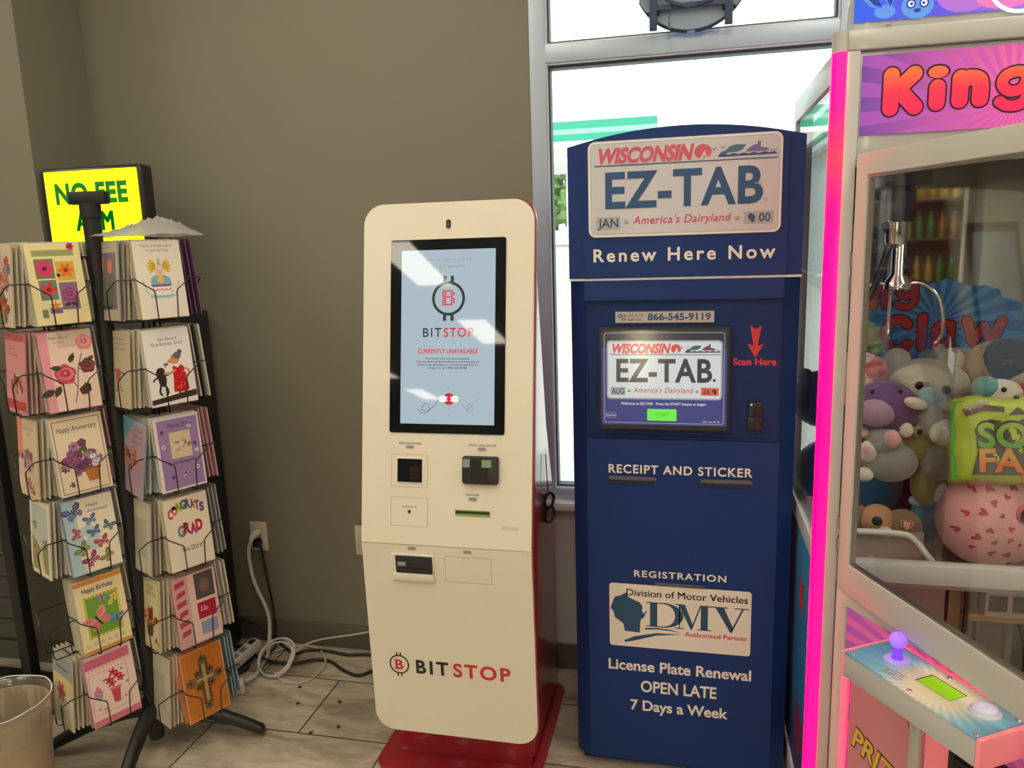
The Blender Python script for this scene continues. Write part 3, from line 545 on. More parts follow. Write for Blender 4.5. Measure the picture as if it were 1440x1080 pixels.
# --- card designs: every drawing is made of flat printed shapes on the front leaf
def petal_flower(b, fr, x, z, r, col, ctr, n=8, c=.0006, t=0):
    for k in range(n):
        a = 2*math.pi*k/n+t; ux, uz = math.cos(a), math.sin(a)
        pts = [(x+ux*r*.55+(math.cos(q)*r*.45)*ux-(math.sin(q)*r*.26)*uz, z+uz*r*.55+(math.cos(q)*r*.45)*uz+(math.sin(q)*r*.26)*ux) for q in [2*math.pi*i/10 for i in range(10)]]
        b.poly(fr, pts, c+k*.00001, col)
    b.poly(fr, circ(x, z, r*.28, 12), c+.0002, ctr)
def rose(b, fr, x, z, r, c1, c2, c3, c=.0006):
    b.poly(fr, [(x+r*(1+.08*math.sin(5*q))*math.cos(q), z+r*(1+.08*math.sin(5*q))*math.sin(q)) for q in [2*math.pi*i/30 for i in range(30)]], c, c1)
    for i, (f, dx, dz, cc) in enumerate(((.75, .05, .06, c2), (.55, -.06, .1, c1), (.38, .04, .14, c3), (.2, 0, .16, c2))): b.poly(fr, circ(x+dx*r, z+dz*r, r*f, 16, r*f*.8), c+.0001*(i+1), cc)
def leaf(b, fr, x, z, l, w, a, col, c=.0005):
    ca, sa = math.cos(R(a)), math.sin(R(a)); pts = [(0, 0), (l*.3, w*.5), (l*.65, w*.42), (l, 0), (l*.65, -w*.42), (l*.3, -w*.5)]
    b.poly(fr, [(x+p*ca-q*sa, z+p*sa+q*ca) for p, q in pts], c, col)
def butterfly(b, fr, x, z, s, a, c1, c2, c=.0006):
    ca, sa = math.cos(R(a)), math.sin(R(a)); rt = lambda p: [(x+(u*ca-v*sa)*s, z+(u*sa+v*ca)*s) for u, v in p]
    for m in (-1, 1):
        b.poly(fr, rt([(m*.05, .0), (m*.25, .55), (m*.75, .75), (m*.95, .5), (m*.7, .1)]), c, c1); b.poly(fr, rt([(m*.05, -.02), (m*.65, -.02), (m*.72, -.4), (m*.4, -.65), (m*.15, -.35)]), c, c2)
        b.poly(fr, rt([(m*.2, .2), (m*.35, .5), (m*.7, .6), (m*.6, .25)]), c+.0001, c2)
    b.poly(fr, rt([(-.06, .35), (.06, .35), (.05, -.45), (-.05, -.45)]), c+.0002, pm(30, 25, 30))
HW, HH = .0675, .215
def d_four(b, fr):
    b.poly(fr, rect(-.066, .066, .002, .213), .0003, pm(238, 226, 170)); b.poly(fr, rect(-.052, .05, .180, .196), .0005, pm(160, 168, 110)); scrawl(b, fr, -.044, -.002, .185, .006, .0008, pm(190, 130, 70))
    for (x0, x1, z0, z1, bgc) in ((-.05, -.004, .122, .173, (130, 125, 85)), (.0, .046, .115, .165, (226, 180, 80)), (-.047, -.004, .066, .118, (100, 140, 135)), (.001, .046, .038, .11, (140, 110, 150)), (-.03, .0, .03, .045, (120, 100, 150)), (-.05, -.036, .02, .042, (120, 135, 110))): b.poly(fr, rect(x0, x1, z0, z1), .0005, pm(*bgc))
    petal_flower(b, fr, -.027, .148, .021, pm(222, 60, 120), pm(90, 30, 60), 12); petal_flower(b, fr, .024, .142, .020, pm(232, 120, 40), pm(150, 60, 20), 6); petal_flower(b, fr, -.025, .093, .022, pm(226, 58, 50), pm(150, 30, 40), 5); rose(b, fr, .024, .078, .019, pm(150, 70, 125), pm(175, 95, 140), pm(120, 45, 95))
    leaf(b, fr, .024, .055, .018, .009, 200, pm(50, 60, 50), .0006); leaf(b, fr, .024, .055, .018, .009, -20, pm(50, 60, 50), .0006); leaf(b, fr, .008, .125, .012, .01, 130, pm(60, 50, 45), .0006); b.poly(fr, star(-.015, .05, .016, .006, 5, 90), .0006, pm(210, 140, 60)); petal_flower(b, fr, .044, .204, .011, pm(196, 40, 120), pm(130, 20, 80), 7)
def d_roses(b, fr):
    b.poly(fr, rect(-.066, .066, .002, .213), .0003, pm(240, 216, 200)); b.poly(fr, rect(-.066, -.045, .002, .213), .0004, pm(236, 160, 170)); b.poly(fr, rect(-.02, .066, .17, .213), .0004, pm(220, 200, 180))
    for p in ([(.0, .02), (.012, .06), (.02, .11), (.035, .15)], [(.012, .06), (-.012, .10)], [(.02, .11), (.045, .1)]): line2(b, fr, p, .0022, .0006, pm(70, 62, 48))
    for x, z, l, a in ((.0, .128, .03, 60), (-.02, .115, .03, 170), (.03, .04, .03, 60), (-.045, .06, .04, 200), (-.03, .07, .035, 240), (.03, .07, .03, 300), (.045, .125, .025, 40)): leaf(b, fr, x, z, l, l*.5, a, pm(66, 74, 50), .0007)
    rose(b, fr, -.014, .098, .027, pm(206, 84, 104), pm(228, 130, 140), pm(176, 50, 75)); rose(b, fr, .045, .115, .02, pm(120, 60, 62), pm(150, 80, 82), pm(90, 40, 45)); rose(b, fr, .045, .18, .021, pm(228, 140, 150), pm(240, 170, 176), pm(200, 100, 115)); rose(b, fr, .028, .05, .013, pm(90, 60, 50), pm(120, 80, 70), pm(70, 40, 35))
    scrawl(b, fr, -.04, .01, .196, .007, .0008, pm(130, 100, 100)); scrawl(b, fr, -.03, .0, .184, .007, .0008, pm(190, 120, 120))
def bouquet(b, fr, x, z, s, cols, n=16, seed=1, green=(88, 104, 60)):
    rg = random.Random(seed)
    for i in range(10): a = rg.uniform(0, 360); leaf(b, fr, x+rg.uniform(-.3, .3)*s, z+rg.uniform(-.2, .4)*s, s*.6, s*.22, a, pm(*green), .0005+.00002*i)
    for i in range(n):
        q = rg.uniform(0, 6.28); rr_ = s*(rg.random()**.6); cc = cols[i % len(cols)]
        (rose if i % 2 else petal_flower)(b, fr, x+rr_*math.cos(q), z+rr_*.85*math.sin(q), s*rg.uniform(.17, .32), pm(*cc), pm(*[int(v*.7) for v in cc]), *((pm(*[min(255, int(v*1.15)) for v in cc]),) if i % 2 else (7,)), c=.0008+.0001*i*.3)
def d_anniv(b, fr):
    b.poly(fr, rect(-.066, .066, .002, .213), .0003, pm(238, 222, 192)); b.ring(fr, rect(-.062, .062, .006, .208), rect(-.060, .060, .008, .206), .0003, .0006, pm(120, 105, 110))
    b.text(fr, 'Happy Anniversary', -.052, .05, .176, .014, .0008, pm(70, 60, 70), .004, 1.05, .05); bouquet(b, fr, -.005, .098, .05, [(150, 92, 140), (118, 66, 112), (230, 225, 230), (140, 70, 110), (180, 130, 170)], 26, 3)
    b.poly(fr, [(.0, .065), (.042, .065), (.034, .03), (.008, .03)], .003, pm(190, 122, 62)); b.poly(fr, rect(-.002, .044, .062, .068), .0032, pm(160, 95, 45)); bouquet(b, fr, -.035, .03, .014, [(130, 80, 120), (150, 90, 130)], 5, 9); bouquet(b, fr, .02, .076, .02, [(240, 240, 236), (230, 190, 200)], 7, 5)
def d_bfly(b, fr):
    b.poly(fr, rect(-.066, .066, .002, .213), .0003, pm(238, 232, 208)); b.poly(fr, [(-.066, .002), (-.03, .002), (-.04, .05), (-.02, .09), (-.035, .14), (-.028, .213), (-.066, .213)], .0004, pm(176, 205, 218)); b.poly(fr, circ(.0, .085, .022, 14), .00045, pm(190, 215, 222)); b.poly(fr, circ(-.01, .12, .018, 14), .00045, pm(185, 212, 222))
    for i, (x, z, s, a, c1, c2) in enumerate(((-.04, .178, .03, 25, (70, 80, 130), (110, 130, 170)), (.0, .148, .02, 15, (60, 90, 140), (110, 150, 180)), (.046, .118, .02, -30, (50, 90, 120), (100, 140, 150)), (.006, .112, .02, 20, (50, 90, 150), (80, 130, 170)), (-.04, .118, .018, 80, (170, 60, 70), (200, 100, 80)), (-.03, .07, .024, 45, (90, 130, 60), (150, 170, 80)), (.022, .078, .022, 20, (170, 50, 60), (200, 90, 90)), (-.012, .036, .026, 35, (130, 60, 110), (190, 90, 140)), (.03, .034, .022, 50, (120, 110, 60), (170, 160, 100)))): butterfly(b, fr, x, z, s, a, pm(*c1), pm(*c2), .0006)
    b.text(fr, 'Happy', -.005, .026, .186, .009, .0008, pm(90, 85, 80), .0, 1, .25); b.text(fr, 'Anniversary', -.005, .05, .170, .009, .0008, pm(90, 85, 80), .0, 1, .25)
def d_bday(b, fr):
    b.poly(fr, rect(-.066, .066, .002, .213), .0003, pm(236, 224, 180)); b.poly(fr, rect(-.066, .066, .200, .213), .0004, pm(222, 150, 60)); b.poly(fr, rect(-.066, .066, .002, .010), .0004, pm(222, 150, 60)); b.text(fr, 'Happy Birthday', -.045, .04, .178, .013, .0008, pm(40, 50, 80), .012, 1.02)
    b.poly(fr, rect(-.047, .05, .042, .165), .0005, pm(214, 210, 90)); b.poly(fr, rect(-.041, .044, .048, .159), .0006, pm(110, 165, 60))
    for i in range(9): b.poly(fr, rect(-.042+i*.0105, -.039+i*.0105, .0435, .0465), .0007, pm(60, 110, 40)); b.poly(fr, rect(-.042+i*.0105, -.039+i*.0105, .1605, .1635), .0007, pm(60, 110, 40))
    butterfly(b, fr, -.015, .09, .04, 30, pm(236, 150, 150), pm(226, 120, 130), .0009); butterfly(b, fr, .034, .078, .022, -10, pm(110, 150, 190), pm(90, 130, 180), .0009); butterfly(b, fr, .004, .15, .014, 5, pm(140, 120, 180), pm(170, 150, 200), .0009); petal_flower(b, fr, .036, .142, .014, pm(230, 210, 110), pm(200, 150, 50), 5, .0008); petal_flower(b, fr, .024, .128, .009, pm(236, 220, 130), pm(200, 150, 50), 5, .0008)
    for i in range(6): b.ring(fr, circ(-.052+i*.019, .025, .0045, 12), circ(-.052+i*.019, .025, .0036, 12), .0005, .0008, pm(70, 70, 60))
def d_pink(b, fr):
    P_ = pm(214, 110, 146); b.poly(fr, rect(-.066, .066, .002, .213), .0003, pm(240, 216, 206)); b.poly(fr, rect(-.066, .058, .176, .204), .0004, P_); b.poly(fr, rect(-.066, .066, .002, .02), .0004, pm(222, 122, 140))
    for i in range(12): b.poly(fr, rect(-.06+i*.01, -.055+i*.01, .166, .176), .0004, pm(228, 176, 180))
    b.ring(fr, rect(-.062, .046, .035, .158), rect(-.060, .044, .037, .156), .0003, .0006, pm(225, 160, 170)); b.poly(fr, [(-.008, .098), (.02, .098), (.014, .052), (-.002, .052)], .0007, pm(206, 70, 96)); b.poly(fr, rect(-.010, .022, .092, .100), .0008, pm(226, 120, 140)); 
    for x, z in ((-.008, .125), (.014, .132), (.005, .144), (.024, .12), (-.002, .112)): petal_flower(b, fr, x, z, .013, pm(200, 50, 80), pm(150, 30, 60), 5, .0009)
    for x, z in ((.03, .144), (-.022, .13), (.04, .1)): b.poly(fr, circ(x, z, .004, 10), .0008, pm(130, 140, 140))
    b.poly(fr, [(-.055, .1), (-.03, .095), (-.034, .08), (-.05, .084)], .0007, pm(170, 150, 190)); b.poly(fr, [(-.056, .1), (-.042, .122), (-.028, .096)], .0008, pm(224, 130, 150))
    for x, z in ((-.045, .052), (-.03, .046), (.03, .06)): b.poly(fr, circ(x, z, .0045, 10), .0008, pm(220, 150, 160))
def d_cake(b, fr):
    b.poly(fr, rect(-.066, .066, .002, .213), .0003, pm(246, 240, 224)); b.text(fr, 'Have a little cake', -.045, .042, .196, .0075, .0006, pm(120, 120, 120), -.004, 1, .1); b.text(fr, 'on your birthday', -.03, .032, .184, .0075, .0006, pm(120, 120, 120), -.004, 1, .1)
    Y = pm(236, 206, 70); b.poly(fr, circ(.0, .128, .014, 18, .017), .0006, pm(244, 216, 190))
    for s in (-1, 1): 
        for k in range(5): leaf(b, fr, s*.008, .142, .03, .008, 90-s*(40+k*22), Y, .0005)
        b.poly(fr, circ(s*.005, .132, .0012, 8), .0008, pm(40, 40, 40))
    b.poly(fr, [(-.006, .146), (.006, .146), (.0, .17)], .0007, pm(190, 190, 200)); b.poly(fr, circ(0, .126, .0035, 10), .0008, pm(236, 180, 160)); b.poly(fr, [(-.026, .112), (-.014, .118), (.014, .118), (.026, .112), (.03, .09), (-.03, .09)], .0006, pm(130, 190, 200)); b.poly(fr, circ(.0, .107, .010, 14), .0007, pm(236, 206, 120))
    b.poly(fr, rect(-.026, .026, .062, .092), .0008, pm(248, 244, 240)); b.ring(fr, rect(-.026, .026, .062, .092), rect(-.0245, .0245, .0635, .0905), .0008, .0010, pm(180, 180, 190)); b.poly(fr, circ(0, .062, .036, 24, .006), .0007, pm(170, 205, 215))
    for k in range(4): b.ring(fr, circ(-.018+k*.012, .082, .006, 12, None, 180, 360), circ(-.018+k*.012, .082, .0042, 12, None, 180, 360), .0008, .0011, pm(210, 60, 100))
    b.poly(fr, rect(-.026, .026, .088, .093), .0011, pm(150, 70, 140))
    for s in (-1, 1): line2(b, fr, [(s*.038, .065), (s*.045, .085), (s*.05, .105)], .002, .0006, pm(150, 170, 190))
def d_lady(b, fr):
    b.poly(fr, rect(-.066, .066, .002, .213), .0003, pm(244, 244, 240)); b.text(fr, 'How About A', -.026, .03, .182, .009, .0006, pm(80, 80, 90), -.004, 1.05); b.text(fr, 'Nice Birthday Smile?', -.045, .045, .168, .009, .0006, pm(80, 80, 90), -.004, 1.05)
    b.poly(fr, [(-.066, .006), (.066, .016), (.066, .034), (-.066, .02)], .0004, pm(60, 52, 48)); RD_ = pm(206, 28, 36); SK = pm(224, 160, 112)
    b.poly(fr, [(.006, .108), (.026, .112), (.038, .104), (.044, .07), (.046, .036), (.024, .032), (.0, .036), (.004, .07)], .0006, RD_)
    rg = random.Random(4)
    for i in range(20): b.poly(fr, circ(.006+rg.random()*.036, .04+rg.random()*.06, .0012, 6), .0008, pm(250, 230, 230))
    b.poly(fr, circ(.016, .127, .013, 16, .015), .0007, SK); b.poly(fr, [(.006, .132), (-.010, .122), (-.002, .118), (.010, .114), (.02, .118)], .0008, SK); b.poly(fr, circ(.023, .136, .012, 14, .010), .00085, pm(110, 108, 112)); b.poly(fr, circ(.032, .146, .007, 12), .00085, pm(96, 94, 100)); b.poly(fr, circ(.008, .133, .0015, 8), .001, pm(20, 20, 20)); b.poly(fr, circ(.0, .119, .002, 8), .001, pm(190, 40, 40))
    b.poly(fr, [(.01, .108), (.02, .102), (.032, .112), (.022, .114)], .0009, pm(248, 248, 248)); line2(b, fr, [(.012, .096), (-.006, .088), (-.02, .092)], .007, .0007, SK); line2(b, fr, [(.04, .098), (.052, .09), (.046, .072)], .006, .0007, SK); line2(b, fr, [(.016, .036), (.016, .022)], .006, .0005, pm(90, 60, 50)); line2(b, fr, [(.032, .036), (.036, .024)], .006, .0005, pm(90, 60, 50))
    D_ = pm(58, 46, 40); b.poly(fr, circ(-.028, .074, .012, 14, .02), .0006, D_); b.poly(fr, circ(-.03, .098, .012, 14, .010), .0007, D_); b.poly(fr, circ(-.038, .09, .006, 10, .014), .0008, pm(36, 30, 28)); line2(b, fr, [(-.034, .06), (-.04, .04), (-.034, .03)], .006, .0006, D_); line2(b, fr, [(-.024, .058), (-.016, .04), (-.022, .028)], .006, .0006, D_); line2(b, fr, [(-.03, .082), (-.048, .078), (-.054, .07)], .005, .0006, D_); line2(b, fr, [(-.02, .084), (-.006, .086)], .005, .0006, D_)
    b.poly(fr, rect(-.018, -.006, .112, .118), .0007, pm(90, 90, 90)); b.poly(fr, rect(-.016, -.013, .106, .113), .0008, pm(90, 90, 90))
def d_think(b, fr):
    b.poly(fr, rect(-.066, .066, .002, .213), .0003, pm(232, 225, 235)); b.poly(fr, rect(-.058, .062, .006, .206), .0004, pm(160, 132, 184)); b.text(fr, 'Thinking Of You', -.03, .042, .182, .011, .0008, pm(60, 40, 90), .006, 1, .2); b.text(fr, 'On Your Graduation Day', -.04, .045, .076, .009, .0008, pm(60, 40, 90), .004, 1, .2)
    b.poly(fr, rect(-.026, .036, .092, .168), .0006, pm(222, 208, 170)); bouquet(b, fr, .006, .128, .024, [(236, 226, 206), (214, 180, 160), (170, 120, 90), (226, 190, 180)], 14, 11); bouquet(b, fr, .008, .042, .012, [(236, 226, 206), (190, 150, 120)], 6, 12)
    for x, z, cc in ((-.046, .13, (236, 90, 80)), (.046, .055, (236, 90, 80)), (.036, .18, (230, 220, 120)), (.05, .105, (200, 200, 220))): b.poly(fr, circ(x, z, .006, 12), .0006, pm(236, 220, 226)); b.poly(fr, circ(x, z, .003, 10), .0008, pm(*cc))
    for x, z in ((-.045, .172), (-.03, .04), (.046, .125)): b.poly(fr, rect(x-.005, x+.005, z-.005, z+.005), .0006, pm(90, 70, 130))
    for i in range(14): a, q = random.Random(i).uniform(-.055, .058), random.Random(i+50).uniform(.01, .2); b.poly(fr, circ(a, q, .0009, 6), .0007, pm(226, 215, 236))
def d_grad(b, fr):
    b.poly(fr, rect(-.066, .066, .002, .213), .0003, pm(242, 230, 210)); cols = [(206, 60, 110), (214, 120, 40), (150, 170, 50), (70, 130, 70), (90, 80, 160), (130, 100, 60), (190, 60, 120), (120, 80, 150)]
    for i, ch in enumerate('CONGRATS'):
        x = -.05+.0137*i; z = .158+.020*math.sin(math.pi*i/7); b.text(fr, ch, x-.006, x+.009, z, .024, .0006+.0001*(i % 2), pm(*cols[i]), .06)
    for i, ch in enumerate('GRAD'): b.text(fr, ch, -.034+.0185*i, -.013+.0185*i, .098+(.006 if i % 2 else 0), .03, .0006+.0001*(i % 2), pm(*[(110, 150, 150), (150, 40, 70), (180, 60, 130), (190, 40, 50)][i]), .06)
    b.text(fr, 'You Did It!', -.03, .036, .052, .014, .0006, pm(70, 65, 70), .004); b.poly(fr, [(-.046, .186), (-.036, .192), (-.026, .186), (-.036, .18)], .0009, pm(40, 40, 50))
def d_reds(b, fr):
    b.poly(fr, rect(-.066, .066, .002, .213), .0003, pm(232, 200, 190)); b.poly(fr, rect(-.066, -.02, .002, .213), .0004, pm(214, 170, 170)); b.poly(fr, rect(.0, .06, .13, .21), .0005, pm(90, 80, 90)); b.poly(fr, circ(.03, .17, .016, 14, .022), .0006, pm(130, 100, 96)); b.poly(fr, rect(.0, .058, .07, .12), .0005, pm(176, 40, 60)); scrawl(b, fr, .008, .05, .092, .016, .0007, pm(240, 210, 210)); b.poly(fr, rect(.004, .056, .02, .06), .0005, pm(150, 160, 200))
    for k in range(6): b.poly(fr, [(-.06+.006*(k % 2), .2-.03*k), (-.03, .205-.03*k), (-.03, .19-.03*k), (-.06, .182-.03*k)], .0006, pm(190, 70, 90))
def d_cross(b, fr):
    b.poly(fr, rect(-.066, .066, .001, .214), .0003, pm(214, 150, 110)); b.poly(fr, rect(-.063, .063, .004, .211), .0004, M_COPPER); G1, G2, G3 = pm(120, 100, 58), pm(176, 158, 108), pm(72, 58, 36)
    def cr(x0, x1, y0, y1, c_, m): b.prism(fr, rect(x0, x1, y0, y1), .0004, c_, m)
    cr(-.010, .010, .035, .178, .003, G1); cr(-.042, .042, .108, .132, .003, G1)
    for x, z in ((0, .182), (0, .034), (-.046, .12), (.046, .12)): b.prism(fr, star(x, z, .015, .009, 6, 30), .0004, .0032, G1); b.prism(fr, circ(x, z, .006, 12), .0032, .0042, G3)
    for x, z in ((-.022, .142), (.022, .142), (-.022, .098), (.022, .098)): b.prism(fr, star(x, z, .012, .005, 5, 20), .0004, .0022, G3)
    for i in range(12): z = .045+.012*i; b.prism(fr, star(-.011, z, .005, .003, 5), .003, .0036, G3); b.prism(fr, star(.011, z, .005, .003, 5), .003, .0036, G3)
    cr(-.0045, .0045, .05, .165, .0045, G2); cr(-.028, .028, .1165, .1245, .0045, G2); b.prism(fr, circ(0, .12, .009, 16), .0045, .0055, G2)
M_COPPER = mat('copper_card_print', srgb(196, 118, 40), .3, noise=.35, nscale=45, coat=.3)
def d_tulip(b, fr):
    b.poly(fr, rect(-.066, .066, .002, .213), .0003, pm(196, 186, 170)); b.poly(fr, rect(-.054, .056, .03, .184), .0004, pm(128, 116, 128)); scrawl(b, fr, -.05, .03, .196, .008, .0006, pm(120, 110, 100))
    for x, z0 in ((-.03, .14), (.02, .132)): line2(b, fr, [(x, z0), (x*.6+.005, .1), (.0, .05)], .006, .0006, pm(90, 116, 70)); b.poly(fr, [(x-.013, z0), (x-.014, z0+.024), (x-.006, z0+.036), (x, z0+.03), (x+.007, z0+.036), (x+.013, z0+.024), (x+.011, z0), (x, z0-.006)], .0008, pm(226, 140, 112)); leaf(b, fr, x, z0-.09, .08, .016, 75, pm(96, 124, 80), .0007)
    b.poly(fr, circ(.0, .05, .034, 20, .01), .0009, pm(100, 120, 90)); b.poly(fr, rect(-.03, .03, .032, .048), .0008, pm(70, 70, 72))
def d_fig(b, fr):
    b.poly(fr, rect(-.066, .066, .002, .213), .0003, pm(206, 196, 168))
    for i in range(3): scrawl(b, fr, -.05, .05, .19-.014*i, .009, .0006, pm(120, 115, 105), .1, i)
    b.poly(fr, circ(.0, .118, .008, 12), .0007, pm(240, 205, 170)); 
    for k in range(5): leaf(b, fr, 0, .122, .018, .006, 20+35*k, pm(226, 200, 70), .0006)
    b.poly(fr, [(-.012, .108), (.012, .108), (.015, .075), (-.012, .075)], .0007, pm(206, 90, 90)); line2(b, fr, [(-.01, .102), (-.03, .106), (-.044, .1)], .004, .0006, pm(90, 70, 80)); line2(b, fr, [(.01, .102), (.03, .096), (.04, .1)], .004, .0006, pm(90, 70, 80)); line2(b, fr, [(-.004, .076), (-.01, .05), (-.02, .044)], .004, .0006, pm(60, 50, 50)); line2(b, fr, [(.008, .076), (.014, .05), (.03, .05)], .004, .0006, pm(180, 60, 60))
def d_bluef(b, fr):
    b.poly(fr, rect(-.066, .066, .002, .213), .0003, pm(176, 150, 170)); b.poly(fr, [(-.066, .213), (.0, .213), (-.066, .12)], .0004, pm(110, 160, 180)); bouquet(b, fr, -.01, .1, .04, [(190, 110, 90), (206, 140, 110), (150, 80, 90)], 14, 21)
    for i in range(3): scrawl(b, fr, .0, .05, .19-.018*i, .011, .0006, pm(96, 60, 110), .2, i)
def d_pale(b, fr): b.poly(fr, rect(-.066, .066, .002, .213), .0003, pm(206, 200, 180)); b.poly(fr, rect(-.04, .04, .05, .16), .0004, pm(188, 180, 160))
def d_autumn(b, fr):
    b.poly(fr, rect(-.066, .066, .002, .213), .0003, pm(226, 214, 172)); b.ring(fr, rect(-.035, .062, .006, .208), rect(-.033, .060, .008, .206), .0003, .0006, pm(150, 140, 90)); b.text(fr, 'Happy', -.005, .035, .185, .012, .0006, pm(130, 110, 60), .0, 1, .2); b.text(fr, 'Birthday', -.01, .045, .166, .012, .0006, pm(130, 110, 60), .0, 1, .2); bouquet(b, fr, .01, .1, .035, [(200, 110, 50), (160, 70, 40), (220, 150, 70), (130, 60, 50)], 18, 31); bouquet(b, fr, -.052, .18, .016, [(200, 110, 60)], 6, 32); bouquet(b, fr, .045, .03, .016, [(190, 90, 60)], 6, 33); b.poly(fr, [(-.01, .07), (.03, .07), (.022, .04), (-.002, .04)], .003, pm(96, 74, 60))
def d_abs(b, fr): b.poly(fr, rect(-.066, .066, .002, .213), .0003, pm(226, 206, 186)); bouquet(b, fr, .0, .14, .055, [(206, 90, 90), (230, 190, 190), (130, 120, 140), (220, 130, 110)], 24, 41); bouquet(b, fr, .0, .05, .05, [(226, 150, 70), (190, 80, 60), (120, 130, 110)], 18, 42)
def d_pinkl(b, fr): b.poly(fr, rect(-.066, .066, .002, .213), .0003, pm(224, 150, 156)); b.poly(fr, rect(-.066, .066, .195, .213), .0004, pm(206, 90, 106)); scrawl(b, fr, -.04, .0, .17, .009, .0006, pm(180, 90, 100)); scrawl(b, fr, -.04, .02, .155, .009, .0006, pm(180, 90, 100)); bouquet(b, fr, .01, .085, .036, [(230, 200, 190), (190, 70, 80), (150, 110, 90)], 16, 51); b.poly(fr, rect(-.066, .066, .01, .035), .0005, pm(200, 80, 76))
def d_tanb(b, fr): b.poly(fr, rect(-.066, .066, .002, .213), .0003, pm(230, 206, 176)); b.poly(fr, rect(-.066, -.03, .1, .213), .0004, pm(232, 150, 130)); scrawl(b, fr, -.02, .05, .185, .008, .0006, pm(150, 110, 100)); scrawl(b, fr, .0, .035, .172, .008, .0006, pm(150, 110, 100)); bouquet(b, fr, .0, .1, .04, [(150, 96, 136), (190, 140, 170), (216, 200, 210), (160, 80, 90)], 20, 61); bouquet(b, fr, .01, .03, .03, [(190, 90, 90), (206, 150, 150)], 10, 62)
def d_path(b, fr):
    b.poly(fr, rect(-.066, .066, .002, .213), .0003, pm(240, 234, 214)); b.poly(fr, rect(-.055, .055, .012, .2), .0004, pm(196, 204, 200)); b.poly(fr, [(-.055, .012), (.055, .012), (.055, .09), (.0, .08), (-.055, .11)], .0005, pm(150, 150, 100)); b.poly(fr, [(-.02, .012), (.03, .012), (.012, .06), (.02, .085), (.008, .085), (-.01, .05)], .0006, pm(226, 212, 180)); bouquet(b, fr, -.035, .08, .022, [(206, 130, 110), (230, 190, 90)], 8, 71); bouquet(b, fr, .035, .09, .022, [(110, 130, 70), (150, 160, 90)], 8, 72); bouquet(b, fr, -.03, .14, .02, [(120, 130, 120), (150, 150, 140)], 8, 73)
def d_redf(b, fr): b.poly(fr, rect(-.066, .066, .002, .213), .0003, pm(230, 226, 206)); b.poly(fr, rect(-.066, .066, .15, .213), .0004, pm(150, 160, 166)); b.poly(fr, rect(-.04, .04, .17, .178), .0005, pm(96, 100, 110)); b.poly(fr, rect(-.066, .066, .1, .15), .0004, pm(222, 206, 150)); petal_flower(b, fr, -.01, .1, .032, pm(206, 90, 80), pm(150, 40, 40), 6, .0006); leaf(b, fr, -.02, .06, .05, .02, -60, pm(120, 140, 110), .0005)
DES = {}
def card_mesh(name, design, body, w=HW, h=HH):
    fr = Fr((0, 0, 0)); b = MB(); b.box(-w, w, 0, .0012, 0, h, body); b.box(-w, w, .0022, .0036, 0, h, body); b.box(-w, -w+.001, .0011, .0023, 0, h, body)
    if design: design(b, fr)
    k = b.build('greeting_card', smooth=0, weld=False); me = k.data; bpy.data.objects.remove(k); return me
def put_card(me, c_, n, zb, off, lean, u=0., roll_=0., tilt_z=0., label='', group=None):
    o = bpy.data.objects.new('greeting_card', me); COL.objects.link(o); uu = Vector((-n.y, n.x, 0))
    o.location = c_ + n*off + uu*u + Vector((0, 0, zb)); o.rotation_mode = 'XYZ'
    o.rotation_euler = (R(-lean), R(roll_), face_rot(n)+R(tilt_z)); tag(o, label, 'greeting card', group); return o
WC = mat('card_stock_white', (.74, .70, .60), .5); CC = mat('card_stock_cream', (.66, .58, .42), .5); PC = mat('card_stock_pink', (.62, .36, .38), .5)
PLC = mat('card_stock_purple', (.16, .07, .17), .5); BWC = mat('card_stock_black', (.03, .03, .03), .5); GC_ = mat('card_stock_grey', (.42, .40, .37), .5); BLC = mat('card_stock_blue', (.32, .42, .50), .5); CPC = mat('card_stock_copper', srgb(206, 140, 100), .45)
back_m = {k: card_mesh('greeting_card', None, m) for k, m in (('white', WC), ('cream', CC), ('pink', PC), ('purple', PLC), ('black', BWC), ('grey', GC_), ('blue', BLC), ('copper', CPC))}
MAIN_L = [(d_four, 'cream', 'card with a grid of four bright flower pictures, top of the left tower'), (d_roses, 'pink', 'card with large pink and dark roses on pale pink, second row of left tower'), (d_anniv, 'white', 'cream Happy Anniversary card with a basket of purple flowers'), (d_bfly, 'blue', 'white anniversary card covered with many coloured butterflies'), (d_bday, 'cream', 'Happy Birthday card with pink butterfly on a green square'), (d_pink, 'pink', 'pink bordered card with red flowers in a pot, lowest on left tower')]
MAIN_R = [(d_cake, 'cream', 'white birthday card with yellow haired cartoon child behind a cake'), (d_lady, 'white', 'white birthday card with cartoon lady in red dress and a dog'), (d_think, 'white', 'purple Thinking Of You card with a white floral picture'), (d_grad, 'cream', 'cream card lettered CONGRATS GRAD in coloured capitals'), (d_reds, 'pink', 'pink and red card slumped low behind wire, above the cross card'), (d_cross, 'copper', 'copper coloured card with an ornate golden cross')]
LEFT_L = [(d_abs, 'cream', 'card crowded with red and orange flowers, top left side of rack'), (d_pinkl, 'pink', 'narrow pink anniversary card at far left beside the rose card'), (d_tanb, 'cream', 'tan card with mauve bouquet, left of the Happy Anniversary card'), (d_path, 'white', 'card with a painted garden path, left of the butterfly card'), None, (d_redf, 'cream', 'card with one red flower under a grey band, lowest left corner of rack')]
